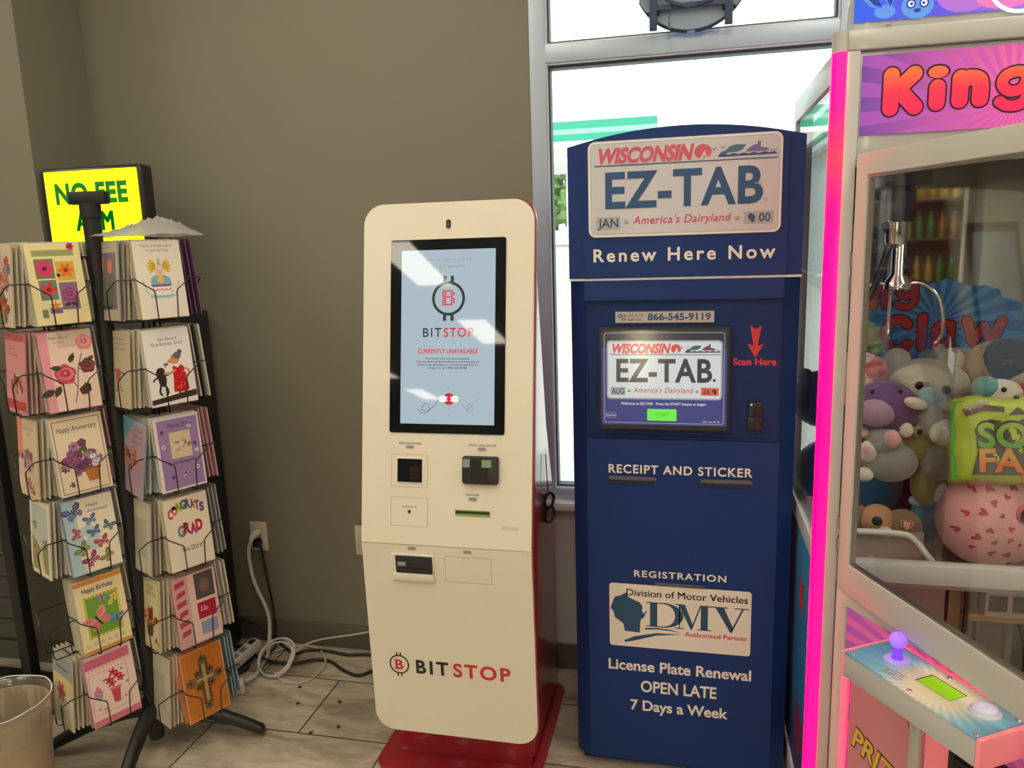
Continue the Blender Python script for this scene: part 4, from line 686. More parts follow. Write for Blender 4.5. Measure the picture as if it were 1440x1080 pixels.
LEFT_R = [(d_tulip, 'grey', 'grey framed card with two peach tulips beside the rack post'), (d_fig, 'cream', 'tan birthday card with small yellow haired figure running'), (d_bluef, 'blue', 'mauve card with blue corner and orange flowers slumped in its pocket'), (d_pale, 'grey', 'plain pale card behind wires left of the CONGRATS GRAD card'), (d_autumn, 'cream', 'Happy Birthday card with autumn coloured flower basket'), (d_pale, 'cream', 'plain cream card beside the copper cross card')]
for c_, Z, main, left, tw in ((CL, ZL, MAIN_L, LEFT_L, 'left'), (CR, ZR, MAIN_R, LEFT_R, 'right')):
    for i in range(6):
        rg = random.Random(i*7+len(tw)); lean = 3
        for lst, n in ((main, N_), (left, -T_)):
            if lst[i] is None: continue
            ds, bk, lab = lst[i]; me = card_mesh('greeting_card', ds, {'cream': CC, 'white': WC, 'pink': PC, 'blue': BLC, 'grey': GC_, 'copper': CPC}[bk])
            sl_ = (n is not N_ and ds is d_bluef); low = -.0
            cr_ = ds is d_cross
            put_card(me, c_, n, Z[i]+low, .09 if n is N_ else .112, 5 if not cr_ else 7, 0 if n is N_ else -.010, 10 if sl_ else rg.uniform(-1, 1), 0, lab)
            nb = (5 if n is N_ else 3); nm = lab.split(',')[0]
            kinds = {'cream': ['cream', 'white'], 'white': ['white', 'grey'], 'pink': ['pink', 'cream'], 'blue': ['blue', 'white'], 'grey': ['grey', 'cream'], 'copper': ['copper', 'copper']}[bk]
            if cr_: nb = 2
            for k in range(nb):
                put_card(back_m[kinds[k % 2]], c_, n, Z[i]+rg.uniform(-.001, .003), (.09 if n is N_ else .112)-(.0125 if not cr_ else .016)*(k+1), 5 if not cr_ else 7, rg.uniform(-.004, .002)-(0 if n is N_ else .010), rg.uniform(-.8, .8) if not cr_ else -(3+3*k), 0, 'blank edged card stacked behind the '+' '.join(nm.split()[:10]), 'cards stacked behind the '+nm)
    kinds = ['purple', 'black', 'pink', 'grey', 'white', 'blue'] if tw == 'right' else ['cream', 'grey', 'pink', 'white', 'cream', 'grey']
    for i in range(6):
        rg = random.Random(i+90)
        for k in range(5 if tw == 'right' else 3):
            kk = kinds[i] if kinds[i] != 'black' else ('black' if k % 2 else 'white')
            put_card(back_m[kk], c_, T_, Z[i]+rg.uniform(0, .004), .124-.013*k, 4, .010+rg.uniform(-.004, .004), rg.uniform(-1, 1), 0, '%s card seen edge on in row %s of the right side of the %s tower' % (kk, ['one', 'two', 'three', 'four', 'five', 'six'][i], tw), '%s tower right side cards row %d' % (tw, i+1))
# crumpled clear bag lying on top of the right tower
M_CLEAR = glass('clear_plastic_film', (.96, .96, .94), .15, .12)
def film(name, k, col):
    m = glass(name, (.96, .96, .94), .15, .10); nt = m.node_tree; L = nt.links.new; o = [q for q in nt.nodes if q.type == 'OUTPUT_MATERIAL'][0]; src = o.inputs[0].links[0].from_socket
    tl = nt.nodes.new('ShaderNodeBsdfTranslucent'); tl.inputs[0].default_value = (*col, 1); df = nt.nodes.new('ShaderNodeBsdfDiffuse'); df.inputs[0].default_value = (*col, 1)
    a = nt.nodes.new('ShaderNodeMixShader'); L(tl.outputs[0], a.inputs[1]); L(df.outputs[0], a.inputs[2]); x = nt.nodes.new('ShaderNodeMixShader'); x.inputs[0].default_value = k
    L(src, x.inputs[1]); L(a.outputs[0], x.inputs[2]); L(x.outputs[0], o.inputs[0]); return m
M_CLEAR = film('milky_plastic_film', .45, (.85, .85, .82))
def crump(x, y): return .5*math.sin(x*37+y*21)+.3*math.sin(x*83-y*55+1)+.2*math.sin(x*140+y*120)
nx = 26; b = MB(); vs = []
for j in range(nx):
    for i in range(nx):
        a = -1+2*i/(nx-1); q = -1+2*j/(nx-1); r_ = math.hypot(a, q); k = max(abs(a), abs(q))/max(r_, 1e-6) if r_ > 0 else 1
        x = a*k*.15; y = q*k*.12; z = .002+max(0, 1-(a*a+q*q)*.8)*(.016+.036*math.exp(-((a-.35)**2*2.2+(q)**2*1.5))+.013*crump(a, q)) + .003*abs(crump(a*1.4, q))
        vs.append(CR + T_*x + N_*y + Vector((0, 0, 1.548+z)) + T_*.02)
fs = [(j*nx+i, j*nx+i+1, (j+1)*nx+i+1, (j+1)*nx+i) for j in range(nx-1) for i in range(nx-1)]
tag(b.add(vs, fs, M_CLEAR).build('plastic_bag', smooth=60), 'crumpled clear plastic bag lying on top of the right card tower', 'bag')
# ------------------------------------------------------------------ lit sign on the cash machine behind the rack
AT = thing('cash_machine', 'black cash machine standing in the corner behind the card rack', 'cash machine', (-1.895, 2.32, 0))
b = MB(); b.box(-.195, .195, -.15, .15, .0, 1.30, M_BLKP); b.build('body', AT, bevel=.012)
MB().box(-.16, .16, -.158, -.148, .98, 1.22, M_BEZG).build('screen', AT, bevel=.003); MB().box(-.13, .13, -.18, -.148, .86, .93, mat('keypad_grey', (.28, .28, .29), .4)).build('keypad', AT, bevel=.004)
sg = thing('lit_sign', 'glowing yellow NO FEE ATM sign box in a black case above the rack', 'sign', (-1.901, 2.20, 1.655))
SGF = Fr((0, 0, 0)); b = MB(); b.box(-.193, .193, .0, .06, -.165, .132, M_BLKP); b.build('case', sg, bevel=.012, seg=3)
MB().box(-.10, .10, .015, .05, -.356, -.163, M_BLKP).build('mount', sg)
b = MB(); b.prism(SGF, rrect(-.172, .179, -.135, .120, .004), .0002, .003, mat('yellow_sign_face', (.9, .9, .02), .3, emit=.95, ecol=(.95, 1, .0))); b.build('face', sg)
SGR = mat('sign_green_print', (.0, .12, .02), .4, emit=.22, ecol=(.0, .55, .05))
MB().text(SGF, 'NO FEE', -.136, .139, .018, .060, .0036, SGR, .045, 1.08).build('lettering', sg, smooth=0); MB().text(SGF, 'ATM', -.071, .076, -.070, .058, .0036, SGR, .045, 1.08).build('lettering', sg, smooth=0)
# slatted black display stand at the far left edge
ST = thing('slat_stand', 'black slatted display stand at the far left edge beside the card rack', 'display stand', (-2.215, 2.0, 0))
for x in (-.35, .0): MB().box(x-.02, x+.02, -.02, .02, 0, 1.32, M_BLK).build('upright', ST, bevel=.004)
for i in range(15): MB().box(-.33, -.02, -.008, .006, .14+.078*i, .205+.078*i, mat('slat_grey_green', (.045, .05, .043), .5)).build('slat', ST)
MB().box(-.40, .16, -.10, .10, 0, .03, M_BLK).build('foot', ST, bevel=.004)
# waste bin with clear liner
bn = thing('waste_bin', 'waste bin lined with a clear plastic bag at the lower left corner', 'waste bin', (-1.86, 1.56, 0))
BF = Fr((0, 0, 0), (1, 0, 0), (0, 1, 0)); b = MB(); b.lathe(BF, [(.10, .002), (.105, .004), (.125, .27), (.122, .27), (.10, .01)], mat('bin_tan_plastic', (.42, .33, .22), .5), 36); b.build('bucket', bn)
b = MB(); n = 48; vs = []
for j, (r_, z) in enumerate(((.128, .20), (.132, .24), (.133, .285), (.130, .296), (.124, .285), (.118, .23), (.10, .10))):
    for k in range(n): a = 2*math.pi*k/n; w_ = .003*math.sin(k*2.6+j)+.002*math.sin(k*1.1); vs.append(((r_+w_)*math.cos(a), (r_+w_)*math.sin(a), z+.004*math.sin(k*1.9) if j != 3 else z))
b.add(vs, [(j*n+k, j*n+(k+1) % n, (j+1)*n+(k+1) % n, (j+1)*n+k) for j in range(6) for k in range(n)], film('thin_liner_film', .12, (.8, .75, .68))); b.build('liner', bn, smooth=60)
b = MB(); b.tube([(.131*math.cos(2*math.pi*k/40), .131*math.sin(2*math.pi*k/40), .298+.002*math.sin(k)) for k in range(40)], .0016, mat('liner_rim', (.8, .8, .78), .3), 6, True); b.build('liner_rim', bn)
# ------------------------------------------------------------------ outlets, cords and power strip
def outlet(x, z, label):
    o = thing('wall_outlet', label, 'outlet', (x, YW, z)); f = Fr((0, 0, 0)); M_OUT = mat('outlet_ivory', (.62, .55, .42), .4)
    MB().prism(f, rrect(-.035, .035, -.057, .057, .004), 0, .005, M_OUT).build('cover_plate', o, bevel=.0015)
    for s in (-1, 1):
        b = MB(); b.prism(f, rrect(-.017, .017, s*.02-.014, s*.02+.014, .010), .005, .0065, M_OUT); rc = b.build('receptacle', o)
        MB().prism(f, rect(-.008, -.006, s*.02-.004, s*.02+.005), .0066, .0068, M_INK).prism(f, rect(.006, .008, s*.02-.004, s*.02+.005), .0066, .0068, M_INK).build('slots', rc, weld=False)
    return o
outlet(-1.597, .43, 'ivory wall outlet with white and black plugs above the cords')
outlet(-1.165, .437, 'ivory wall outlet half hidden at left edge of the white kiosk')
M_CORDW = mat('white_cord', (.62, .58, .50), .45); M_CORDB = mat('black_cord', (.014, .014, .014), .5)
def cord(name, label, pts, r, m, plug=None, extra=None):
    t = thing(name, label, 'cord', pts[0]); o = Vector(pts[0]); MB().tube([p for p in arcpts(pts, 8)], r, m, 8).build('cable', t, smooth=60, off=o)
    if plug: plug(t, o)
    return t
def plug_w(t, o): MB().tube([(-1.597, YW-.008, .448), (-1.597, YW-.03, .446), (-1.601, YW-.045, .440), (-1.604, YW-.05, .425)], .011, M_CORDW, 12, rs=[.013, .014, .011, .006]).build('plug', t, smooth=60, off=o)
def plug_b(t, o): MB().box(-1.613, -1.583, YW-.03, YW-.007, .392, .424, M_CORDB).build('plug', t, bevel=.004, off=o)
cord('white_power_cord', 'thick white power cord hanging from outlet down to the power strip', [(-1.604, YW-.05, .425), (-1.615, YW-.055, .38), (-1.60, YW-.06, .27), (-1.55, YW-.07, .16), (-1.535, YW-.09, .09), (-1.522, YW-.14, .02), (-1.515, 2.30, .009), (-1.50, 2.235, .010), (-1.508, 2.195, .014), (-1.523, 2.17, .017)], .007, M_CORDW, plug_w)
cord('black_power_cord', 'thin black power cord hanging straight down from the outlet', [(-1.585, YW-.03, .405), (-1.572, YW-.034, .385), (-1.56, YW-.035, .28), (-1.545, YW-.035, .14), (-1.54, YW-.05, .02), (-1.537, 2.42, .005), (-1.56, 2.39, .005)], .0042, M_CORDB, plug_b)
cord('black_floor_cable', 'long black cable running across the tiles to the white kiosk', [(-1.72, 2.42, .006), (-1.66, 2.395, .008), (-1.575, 2.355, .012), (-1.482, 2.322, .016), (-1.396, 2.325, .016), (-1.34, 2.37, .010), (-1.28, 2.375, .006), (-1.209, 2.33, .006), (-1.137, 2.305, .006), (-1.09, 2.35, .006), (-1.0, 2.40, .006)], .0062, M_CORDB)
cord('black_floor_cable', 'second black cable lying close to the baseboard behind the coil', [(-1.70, 2.46, .10), (-1.62, 2.455, .08), (-1.53, 2.44, .03), (-1.44, 2.40, .008), (-1.39, 2.40, .024), (-1.33, 2.44, .008), (-1.235, 2.43, .006), (-1.16, 2.445, .006), (-1.0, 2.43, .006)], .0058, M_CORDB)
cord('black_floor_cable', 'black cable piled in loose loops behind the power strip', [(-1.75, 2.30, .006), (-1.66, 2.38, .03), (-1.57, 2.33, .02), (-1.62, 2.25, .008), (-1.72, 2.28, .03), (-1.66, 2.33, .05), (-1.56, 2.28, .006), (-1.66, 2.12, .006), (-1.70, 2.02, .006)], .0055, M_CORDB)
def coil(name, label, c_, r_, turns, pts2, m, rad):
    rg = random.Random(3); P = []
    for i in range(turns*20+1):
        a = 2*math.pi*i/20; q = r_*(1+.06*math.sin(a*.37+1)); P.append((c_[0]+.85*q*math.cos(a)+.006*math.sin(i*.11), c_[1]-.03+.75*q*math.sin(a)+.006*math.cos(i*.13), .006+.55*q*(1+math.sin(a))+.0004*i/turns))
    P = P+pts2; t = thing(name, label, 'cord', (c_[0], c_[1], 0)); MB().tube(arcpts(P, 2), rad, m, 6).build('cable', t, smooth=60, off=(c_[0], c_[1], 0)); return t
coil('white_cable_coil', 'coiled thin white cable lying on the tiles with its end rising to the kiosk', (-1.45, 2.325), .074, 4, [(-1.43, 2.42, .02), (-1.38, 2.455, .035), (-1.30, 2.46, .055), (-1.20, 2.455, .08), (-1.10, 2.44, .12), (-1.02, 2.42, .19), (-.96, 2.40, .26)], M_CORDW, .0032)
cord('white_thin_cable', 'single wide loop of thin white cable beside the coil', [(-1.53, 2.40, .005), (-1.44, 2.455, .012), (-1.359, 2.44, .012), (-1.29, 2.36, .012), (-1.287, 2.29, .005), (-1.31, 2.235, .005), (-1.38, 2.222, .005), (-1.44, 2.26, .014)], .0026, M_CORDW)
ps = thing('power_strip', 'white power strip leaning on the floor beside the card rack', 'power strip', (-1.62, 2.14, 0), R(62))
ps.rotation_euler = (0, R(-12), R(74)); ps.location = (-1.592, 2.262, .025)
M_PS = mat('power_strip_white', (.70, .68, .62), .4); MB().box(-.11, .11, -.022, .022, .0, .035, M_PS).build('housing', ps, bevel=.004)
for k in range(4): MB().box(-.09+.04*k, -.065+.04*k, -.012, .012, .0345, .0362, mat('socket_grey', (.25, .25, .25), .5)).build('socket', ps)
MB().box(.075, .10, -.010, .010, .035, .039, M_BLKP).build('switch', ps, bevel=.001)
ad = thing('plug_adapter', 'small white plug adapter block at the end of the white power cord', 'plug', (-1.535, 2.135, 0), R(35)); MB().box(-.045, .045, -.028, .028, .0, .035, M_PS).build('block', ad, bevel=.006); MB().box(-.02, .02, -.030, -.027, .008, .026, mat('socket_grey', (.25, .25, .25), .5)).build('socket', ad)
for i, (x, y) in enumerate(((-1.312, 2.207), (-1.152, 1.978), (-1.079, 2.022), (-1.134, 2.149), (-1.271, 2.116))):
    b = MB(); b.ell((0, 0, .003), (.008, .005, .003), mat('brown_debris', (.05, .035, .02), .8), seg=8, rings=6, f=lambda d: d*(1+.25*math.sin(d.x*7+i))); o = b.build('leaf_crumb'); o.location = (x, y, 0); o.rotation_euler.z = i; tag(o, 'tiny dark crumb of dirt lying loose on the floor tiles', 'debris', 'crumbs on the floor')
# ------------------------------------------------------------------ round bar sign seen from behind in the upper window
NS = thing('window_sign', 'round neon sign seen from behind in the upper window', 'sign', (-.007, 2.44, 2.265))
NF = Fr((0, 0, 0)); M_SB = mat('sign_back_panel', (.30, .38, .50), .45); M_TUBE = mat('dark_neon_tube', (.07, .10, .17), .35); M_SFR = mat('sign_frame_blue_grey', (.045, .075, .14), .5)  # blue-grey tints carry the window flare in their colour
MB().prism(NF, circ(0, 0, .163, 48), -.025, -.015, M_SB).build('back_panel', NS); MB().ring(NF, circ(0, 0, .168, 48), circ(0, 0, .160, 48), -.03, -.01, M_SB).build('rim', NS)
for x in (-.108, .105): MB().box(x-.011, x+.011, -.008, .008, -.166, .21, M_SFR).build('upright', NS, bevel=.002); MB().lathe(Fr((x, -.0, -.12), (0, 1, 0), (0, 0, 1)), [(.006, -.018), (.006, .018)], M_BLK, 10).build('thumb_screw', NS)
for z in (-.105, .09): MB().box(-.10, .10, -.006, .004, z-.007, z+.007, M_SFR).build('cross_bar', NS)
for r_, t0, t1 in ((.128, 195, 262), (.128, 278, 345), (.128, 20, 160)): MB().tube([(r_*math.cos(R(t0+(t1-t0)*i/16)), -.012, r_*math.sin(R(t0+(t1-t0)*i/16))+.02) for i in range(17)], .0055, M_TUBE, 8).build('neon_tube', NS)
for t0, t1 in ((205, 266), (274, 335)): MB().tube([(.163*math.cos(R(t0+(t1-t0)*i/16)), .03, .163*math.sin(R(t0+(t1-t0)*i/16))-.006) for i in range(17)], .0055, M_TUBE, 8).build('neon_tube', NS)
MB().tube(arcpts([(-.062, -.012, .14), (-.064, -.014, .02), (-.060, -.014, -.10), (-.062, -.014, -.145)], 5), .0012, M_TUBE, 6).lathe(Fr((-.062, -.014, -.147), (1, 0, 0), (0, 1, 0)), [(.002, 0), (.0035, -.008), (.0035, -.02)], M_TUBE, 8).build('pull_chain', NS)
# ------------------------------------------------------------------ outside: forecourt, canopy, trees
M_CONC = mat('concrete', (.62, .60, .56), .85, noise=.12, nscale=1.5)
gr = struct(MB().box(-60, 60, YW+.18, 90, -.2, -.1, M_CONC).build('forecourt_ground', smooth=0))
CN = thing('fuel_canopy', 'fuel station canopy with green and white striped edge across the forecourt', 'canopy', (-12, 20, 0))
GN = mat('canopy_green', (.02, .30, .19), .5); GN2 = mat('canopy_pale_green', (.22, .50, .36), .5); CW = mat('canopy_white', (.82, .84, .84), .4)
b = MB(); b.box(-14, 11.15, -4, 4, 3.86, 3.98, CW); b.box(-14, 11.15, -4, 4, 3.98, 4.15, GN); b.box(-14, 11.15, -4, 4, 4.15, 4.27, GN2); b.box(-14, 11.15, -4, 4, 4.27, 4.46, GN); b.build('fascia', CN, smooth=0, weld=False); MB().box(11.15, 11.55, -4.05, 4, 3.84, 4.42, CW).build('corner_block', CN, bevel=.08)
for x in (-9, -3, 3.9, 8.75):
    for y in (-2, 2): MB().box(x-.16, x+.16, y-.16, y+.16, -.1, 3.86, CW).build('column', CN)
CN.location.y = 20+4-.0
C2 = thing('shop_building', 'pale sided building with green banded roof edge seen through the claw machine side glass', 'building', (9.3, 24, 0))
b = MB(); b.box(-5.6, 5.6, -3, 3, -.1, 3.9, mat('pale_siding', (.62, .64, .62), .6)); b.build('wall', C2)
for i in range(16): MB().box(-5.62, 5.62, -3.03, -3.0, .1+.24*i, .13+.24*i, mat('siding_shadow_gap', (.36, .38, .37), .7)).build('siding_lap', C2)
b = MB(); b.box(-5.8, 5.8, -3.3, 3, 4.0, 4.22, GN); b.box(-5.8, 5.8, -3.3, 3, 4.22, 4.38, mat('canopy_lime', (.20, .62, .16), .5)); b.box(-5.8, 5.8, -3.3, 3, 4.38, 4.75, GN); b.box(-5.85, 5.85, -3.25, 3, 3.84, 4.0, CW); b.build('fascia', C2, smooth=0, weld=False)
for i, x in enumerate((8.75, 3.9)):
    p = thing('fuel_pump', ['fuel pump under the canopy seen beside the blue kiosk edge', 'fuel pump under the canopy hidden farther left'][i], 'fuel pump', (-12+x-.0, 21.4, -.1)); MB().box(-.4, .4, -.25, .25, 0, 1.9, mat('pump_grey', (.5, .52, .5), .4)).build('cabinet', p, bevel=.03); MB().box(-.3, .3, -.26, -.24, 1.1, 1.6, mat('pump_green', (.05, .6, .15), .4)).build('panel', p)
rg = random.Random(5); M_LEAF = mat('tree_leaves', (.10, .19, .05), .7, noise=.4, nscale=2)
for i, (x, y, h) in enumerate(((-15.5, 46, 8), (-8.6, 50, 8))):
    t = thing('tree', ['leafy tree far beyond the forecourt hidden behind the white kiosk', 'leafy tree far beyond the fuel canopy at left of window', 'low leafy tree beyond canopy end behind the blue kiosk', 'leafy tree beyond the blue kiosk right side', 'leafy tree far beyond the claw machine', 'leafy tree hidden behind the white kiosk'][i], 'tree', (x, y, -.1)); MB().tube([(0, 0, 0), (.1, 0, h*.5)], .2, mat('bark', (.08, .06, .04), .9), 8).build('trunk', t)
    b = MB()
    for k in range(9): b.ell((rg.uniform(-2.2, 2.2), rg.uniform(-1.5, 1.5), h*rg.uniform(.35, .85)), (1.4, 1.4, h*.15), M_LEAF, seg=28, rings=18, f=lambda d: d*(1+.10*math.sin(9*d.x+k)+.10*math.sin(11*d.z)+.1*math.sin(8*d.y)+.06*math.sin(23*d.x+17*d.z)))
    b.build('foliage', t)
bw = thing('brick_pillar', 'pale brick pillar standing on the forecourt by the window', 'pillar', (-2.06, 12.6, -.1)); MB().box(-.22, .22, -.22, .22, 0, 1.55, mat('pale_brick', (.50, .47, .42), .8, noise=.2, nscale=14)).build('shaft', bw); MB().box(-.26, .26, -.26, .26, 1.55, 1.64, M_CONC).build('cap', bw)
# ------------------------------------------------------------------ claw machine
CO = Vector((.61, 2.05, 0))
CM = thing('claw_machine', 'tall white claw machine with pink light strips and its front doors swung open', 'claw machine', CO)
def cb(b, name, par=CM, **k): return b.build(name, par, off=CO, **k)
XL, XR, YF, YB, ZT = .275, .945, 1.75, 2.36, 1.897
M_PINK = mat('pink_led_strip', (.5, .0, .1), .3, emit=2.2, ecol=(1, .0, .13))
M_PINK2 = mat('pink_lit_acrylic', (.75, .30, .33), .3, emit=.30, ecol=(1, .10, .14))
M_LED = ramp_mat('led_strip_gradient', 2, 1.45, 1.858, [(1, .0, .075), (1, .0, .065), (1, .012, .026), (1, .0, .07), (1, .0, .085)], .3, 4.2)
M_PINK3 = mat('red_led_section', (.5, .0, .05), .3, emit=1.6, ecol=(1, .03, .06))
def quarter(x0, y0, r, sx, n=8):                                     # rounded corner column section, plan
    return [(x0+sx*(r-r*math.cos(R(90*i/n))), y0+r-r*math.sin(R(90*i/n))) for i in range(n+1)] + [(x0+sx*r, y0+r)]
PLN = Fr((0, 0, 0), (1, 0, 0), (0, 1, 0))
for x0, sx in ((XL, 1), (XR, -1)):
    for z0, z1, m, nm in ((.03, 1.858, M_LED, 'light_strip'), (1.858, ZT, M_CLAWW, 'corner_cap')):
        pts = quarter(x0, YF-.002, .026, sx); pts = pts if sx < 0 else pts[::-1]
        b = MB(); b.prism(PLN, pts, z0, z1, m); cb(b, nm, smooth=50)
    x1, x2 = sorted((x0+sx*.0265, x0+sx*.052)); b = MB(); b.box(x1, x2, YF, YF+.045, 0.03, ZT-.0395, M_CLAWW); cb(b, 'front_post', bevel=.0015)
    x1, x2 = sorted((x0, x0+sx*.045)); b = MB(); b.box(x1, x2, YB-.045, YB, .03, ZT-.0395, M_CLAWW); cb(b, 'rear_post', bevel=.002)
    x1, x2 = sorted((x0, x0+sx*.03)); 
    if sx > 0:
        for z0, z1, nm in ((1.80, 1.857, 'side_top_rail'), (.765, .81, 'side_rail'), (.03, .10, 'side_bottom_rail')):
            b = MB(); b.box(x1, x2, YF+.026, YB-.045, z0, z1, M_CLAWW); cb(b, nm, bevel=.002)
    else:
        b = MB(); b.box(x1, x2, YF+.026, YB-.045, .03, 1.857, M_CLAWW); cb(b, 'side_panel')
for x1 in (XL+.014, XR-.040):
    b = MB(); b.box(x1, x1+.026, YB+.0005, YB+.036, .05, 1.80, M_LED); cb(b, 'rear_spill_strip', bevel=.002)  # unseen strips, thickened to spill pink along the window wall
b = MB(); b.box(XL+.006, XL+.012, YF+.026, YB-.045, .81, 1.80, M_GLASS); cb(b, 'side_glass')
SD = ramp_mat('side_decal_blue', 2, .1, .76, [srgb(60, 40, 90), srgb(46, 110, 160), srgb(50, 120, 175), srgb(70, 150, 200)], .35)
b = MB(); b.box(XL+.006, XL+.014, YF+.026, YB-.045, .10, .765, SD); sd = cb(b, 'side_decal')
SIDE = Fr((XL+.006, 0, 0), (0, -1, 0), (0, 0, 1))
b = MB(); b.poly(SIDE, star(-1.93, .60, .05, .03, 7), .0006, M_REDINK); cb(b, 'decal_star', CM)
b = MB(); b.poly(SIDE, star(-1.90, .24, .09, .05, 9), .0006, mat('maroon_print', (.25, .02, .06), .4)); cb(b, 'decal_star', CM)
b = MB(); b.box(XL+.0525, XR-.0525, YF+.012, YF+.05, 1.635, 1.8575, M_CLAWW); cb(b, 'header', bevel=.002)
b = MB(); b.box(XL+.0265, XR-.0265, YF, YF+.05, 1.8585, ZT, M_CLAWW); cb(b, 'top_rail', bevel=.003)
b = MB(); b.box(XL+.03, XR-.03, YF+.05, YB-.005, 1.858, 1.88, M_CLAWW); cb(b, 'roof')
SIGN = rays_mat('marquee_starburst', srgb(92, 62, 170), srgb(150, 80, 190), srgb(226, 96, 170), srgb(206, 84, 176), (.0, 1.74), 30, (0, 2), .35, .30)
FF = Fr((0, YF+.012, 0)); b = MB(); b.prism(FF, rect(.333, .888, 1.6945, 1.848), .0005, .004, SIGN); mq = cb(b, 'marquee')
KG = ramp_mat('marquee_letter_fill', 2, 1.735, 1.815, [srgb(226, 30, 90), srgb(240, 48, 80), srgb(246, 110, 60)], .35, .35); KO = mat('marquee_letter_outline', srgb(70, 20, 60), .4)
BUB = {'K': ([[(.0, .0), (.0, 1.)], [(.05, .42), (.72, 1.)], [(.25, .55), (.78, .0)]], []), 'i': ([[(.3, .0), (.3, .52)]], [(.3, .92, .24, .16)]), 'n': ([[(.0, .0), (.0, .66)], [(.02, .5), (.22, .64), (.48, .58), (.55, .36), (.55, .0)]], []),
       'g': ([[(.62, .62), (.40, .72), (.12, .62), (.06, .38), (.24, .20), (.50, .26), (.60, .5)], [(.62, .62), (.64, .1), (.48, -.16), (.2, -.18), (.02, -.06)]], []), 'C': ([[(.72, .78), (.52, .95), (.22, .90), (.02, .62), (.04, .30), (.26, .06), (.54, .04), (.74, .2)]], []),
       'l': ([[(.2, .0), (.2, 1.)]], []), 'a': ([[(.58, .66), (.36, .72), (.10, .60), (.06, .26), (.24, .06), (.46, .10), (.58, .3)], [(.60, .70), (.60, .02)]], []), 'w': ([[(.0, .68), (.2, .04), (.46, .52), (.70, .04), (.94, .68)]], [])}
def bubble(fr, ch, x0, z0, wx, h, w, c, m):
    b = MB(); strokes, dots = BUB[ch]; k = 0
    for st in strokes:
        P = [Vector((x0+p[0]*wx, z0+p[1]*h, 0)) for p in st]
        if len(P) > 2 and ch not in 'w': P = arcpts(P, 5)
        for i in range(len(P)-1):
            d = P[i+1]-P[i]; nn = Vector((-d.y, d.x, 0)).normalized()*w/2; k += 1
            b.poly(fr, [tuple(q[:2]) for q in (P[i]+nn, P[i]-nn, P[i+1]-nn, P[i+1]+nn)], c+k*2e-6, m)
        for p in P: k += 1; b.poly(fr, circ(p.x, p.y, w/2, 16), c+k*2e-6, m)
    for dx, dz, rx_, rz_ in dots: b.poly(fr, circ(x0+dx*wx, z0+dz*h+w*.18, w*.62, 20, w*.40), c, m)
    return b
def word(fr, spec, w0, edge, m, par, lift=.0004):
    for ch, x0, z0, wx, h in spec:
        w = w0*(.68 if ch in 'ga' else 1)
        bubble(fr, ch, x0, z0, wx, h, w+edge*2, .0045 if par is CM and fr is FF else lift, KO).build('letter_outline', par, smooth=0, off=CO)
        bubble(fr, ch, x0, z0, wx, h, w, .0052 if par is CM and fr is FF else lift+.0006, m).build('letter', par, smooth=0, off=CO)
word(FF, (('K', .388, 1.743, .058, .064), ('i', .458, 1.748, .050, .058), ('n', .514, 1.750, .066, .065), ('g', .584, 1.747, .078, .070), ('C', .672, 1.745, .055, .066), ('l', .728, 1.745, .04, .066), ('a', .762, 1.748, .064, .066), ('w', .826, 1.748, .046, .066)), .029, .0035, KG, CM)
# topper sign on the roof
tp = thing('topper_sign', 'bright blue and violet topper sign with cartoon animals on top of claw machine', 'sign', (.62, 1.80, 1.897))
TF = Fr((0, -.01, 0)); TG = ramp_mat('topper_gradient', 0, -.3, .2, [srgb(36, 90, 230), srgb(90, 80, 220), srgb(150, 110, 220), srgb(90, 190, 190)], .35, .45)
MB().box(-.305, .31, -.008, .05, 0, .34, M_CLAWW).build('case', tp, bevel=.004); MB().prism(TF, rect(-.302, .305, .022, .33), 0, .002, TG).build('face', tp)
for a in (-.235, .1): MB().lathe(Fr((a, -.0082, .011), (1, 0, 0), (0, 0, 1)), [(.005, 0), (.004, .003)], M_STEEL, 10).build('screw', tp)
A1 = mat('topper_light_blue', srgb(90, 150, 240), .4, emit=.3, ecol=srgb(90, 150, 240)); A2 = mat('topper_violet', srgb(170, 110, 220), .4, emit=.3, ecol=srgb(170, 110, 220)); A3 = mat('topper_deep_blue', srgb(30, 60, 170), .4, emit=.25, ecol=srgb(30, 60, 170)); A4 = mat('topper_white', (.8, .85, .9), .4, emit=.4, ecol=(.8, .9, 1)); A5 = mat('topper_green', srgb(90, 210, 170), .4, emit=.35, ecol=srgb(90, 210, 170)); A6 = mat('topper_pink', srgb(220, 120, 200), .4, emit=.3, ecol=srgb(220, 120, 200))
b = MB(); c = .0025
for dx, t_ in ((-.27, 140), (-.255, 95)): leaf(b, TF, dx+.02, .045, .06, .022, t_, A1, c); leaf(b, TF, dx+.02, .047, .045, .012, t_, A3, c+.0003)
b.poly(TF, circ(-.245, .038, .02, 20, .013), c, A1); b.build('rabbit_art', tp, smooth=0)
b = MB(); b.poly(TF, circ(-.185, .044, .03, 24, .024), c, A1); 
for s in (-1, 1): b.poly(TF, circ(-.185+s*.022, .064, .009, 12), c-.0002, A3); b.poly(TF, circ(-.185+s*.012, .048, .009, 14), c+.0003, A3); b.poly(TF, circ(-.185+s*.012, .048, .006, 12), c+.0006, A4); b.poly(TF, circ(-.185+s*.011, .048, .003, 10), c+.0009, A3)
b.poly(TF, circ(-.185, .035, .007, 12, .004), c+.0004, A3); b.build('panda_art', tp, smooth=0)
